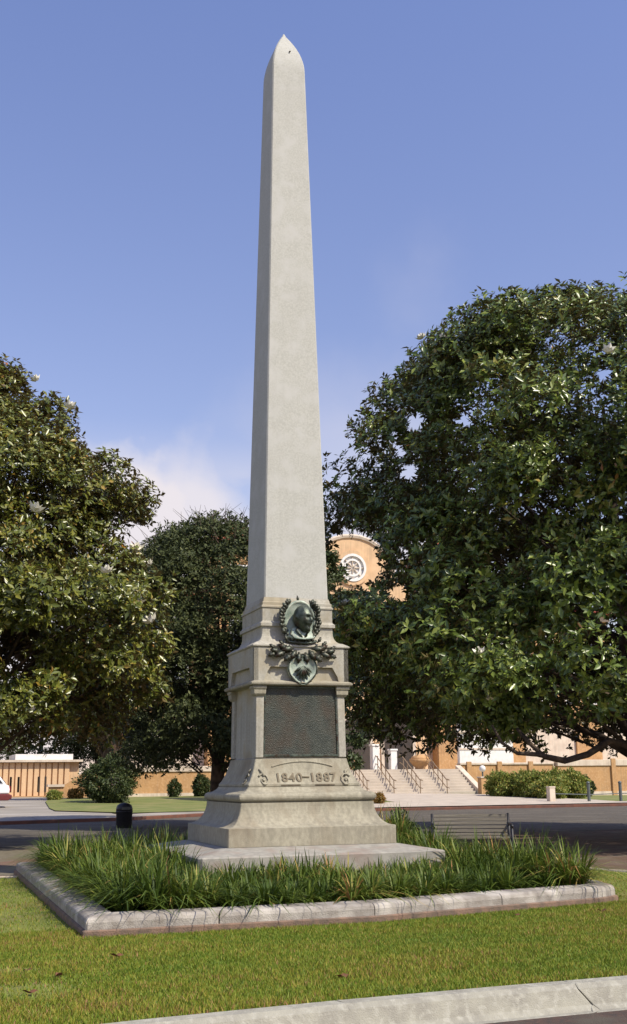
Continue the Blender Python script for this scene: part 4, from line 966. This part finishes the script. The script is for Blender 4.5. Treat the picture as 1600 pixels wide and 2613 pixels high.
# ------------------------------------------------------------------ ribbed tan building at the left edge
rbld = empty('ribbed_building', (0, 62, .3), 0, 'low tan building with a ribbed front wall and pale roof band at the left edge', 'building')
MB().box(-14, 5.0, .35, 9, 0, 2.45).build('wall', 'tanlight', rbld)
k0 = None
for i in range(46):
    x = -13.8+i*.4
    if k0 is None: k0 = bevel(MB().box(-.15, .15, .2, .349, .25, 2.42).build('rib', 'tanlight', rbld), .03, 1); k0.location = (x, 0, 0)
    else: share('rib', k0, rbld, loc=(x, 0, 0))
MB().box(-14, 5.05, -.06, .3485, -.2, .249).build('base_course', 'tan', rbld)
for x in (.55, 1.05, 2.35, 2.8): MB().box(x-.07, x+.07, .2, .3495, .5, 1.5).build('slot_window', 'dark', rbld)
MB().box(-14.2, 5.2, -.12, 9.2, 2.45, 2.6).build('coping', 'cream', rbld)
MB().box(.8, 4.6, .5, 6, 2.6, 2.98).build('roof_band', 'white', rbld)
# low block and sloping stair wall joining it
lw = empty('low_wall', (2.6, 58, .3), 0, 'low tan wall with sloping top between ribbed building and round bush', 'wall')
MB().prism_y([(0, 0), (3.4, 0), (3.4, 1.75), (2.0, 1.6), (.9, .9), (0, .85)], 0, .4).build('brickwork', 'tan', lw)
MB().box(-.1, .95, -.1, .5, .85, 1.0).build('coping', 'cream', lw)

# ------------------------------------------------------------------ car at the left edge (points away to the left)
car = empty('parked_car', (-1.28, 39.6, zg(-1.6, 39.6)), 0, 'white and maroon hatchback cut off by the left edge of the picture', 'car')
sidep = [(-4.1, .38), (0, .38), (.03, .62), (0, .95), (-.12, 1.02), (-.55, 1.52), (-.8, 1.58), (-2.3, 1.58), (-2.6, 1.5), (-3.25, 1.05), (-4.0, .95), (-4.15, .7)]
def slabx(name, poly, y0, y1, m, par): return bevel(MB().prism_y(poly, y0, y1).build(name, m, par), .05, 3)
body = slabx('body', [(-4.1, .62), (0, .62), (.02, .8), (-.02, .98), (-.15, 1.02), (-3.25, 1.03), (-4.0, .95), (-4.12, .8)], -.83, .83, 'carwhite', car)
slabx('cabin', [(-3.2, 1.02), (-.14, 1.02), (-.52, 1.5), (-.8, 1.57), (-2.3, 1.57), (-2.6, 1.5)], -.72, .72, 'carwhite', car)
slabx('lower_body', [(-4.12, .3), (.02, .3), (.05, .6), (-4.15, .6)], -.84, .84, 'carred', car)
slabx('bumper', [(-.1, .36), (.12, .36), (.14, .56), (-.1, .58)], -.8, .8, 'carred', car)
for poly in ([(-2.9, 1.08), (-1.75, 1.08), (-1.75, 1.48), (-2.5, 1.47)], [(-1.65, 1.08), (-.9, 1.08), (-.9, 1.48), (-1.65, 1.48)], [(-.82, 1.08), (-.3, 1.08), (-.6, 1.44), (-.82, 1.47)]):
    for y0, y1 in ((-.74, -.715), (.715, .74)): MB().prism_y(poly, y0, y1).build('side_window', 'glass', car)
MB().add([(-.13, -.6, 1.08), (-.13, .6, 1.08), (-.47, .55, 1.47), (-.47, -.55, 1.47)], [(0, 1, 2, 3)]).build('rear_window', 'glass', car)
for y in (-.78, .62): MB().box(-.02, .045, y, y+.16, .7, .95).build('tail_lamp', 'redlamp', car)
for x in (-.75, -3.3):
    for y in (-.86, .64):
        w = MB().ring_loft([[(x+r*math.cos(a), yy, .31+r*math.sin(a)) for a in [2*math.pi*k/20 for k in range(20)]] for r, yy in ((.22, y), (.31, y+.02), (.31, y+.2), (.22, y+.22))]).build('wheel', 'rubber', car)
        MB().ring_loft([[(x+r*math.cos(a), yy, .31+r*math.sin(a)) for a in [2*math.pi*k/16 for k in range(16)]] for r, yy in ((.19, y-.012), (.19, y-.002))]).build('rim', 'chrome', w)
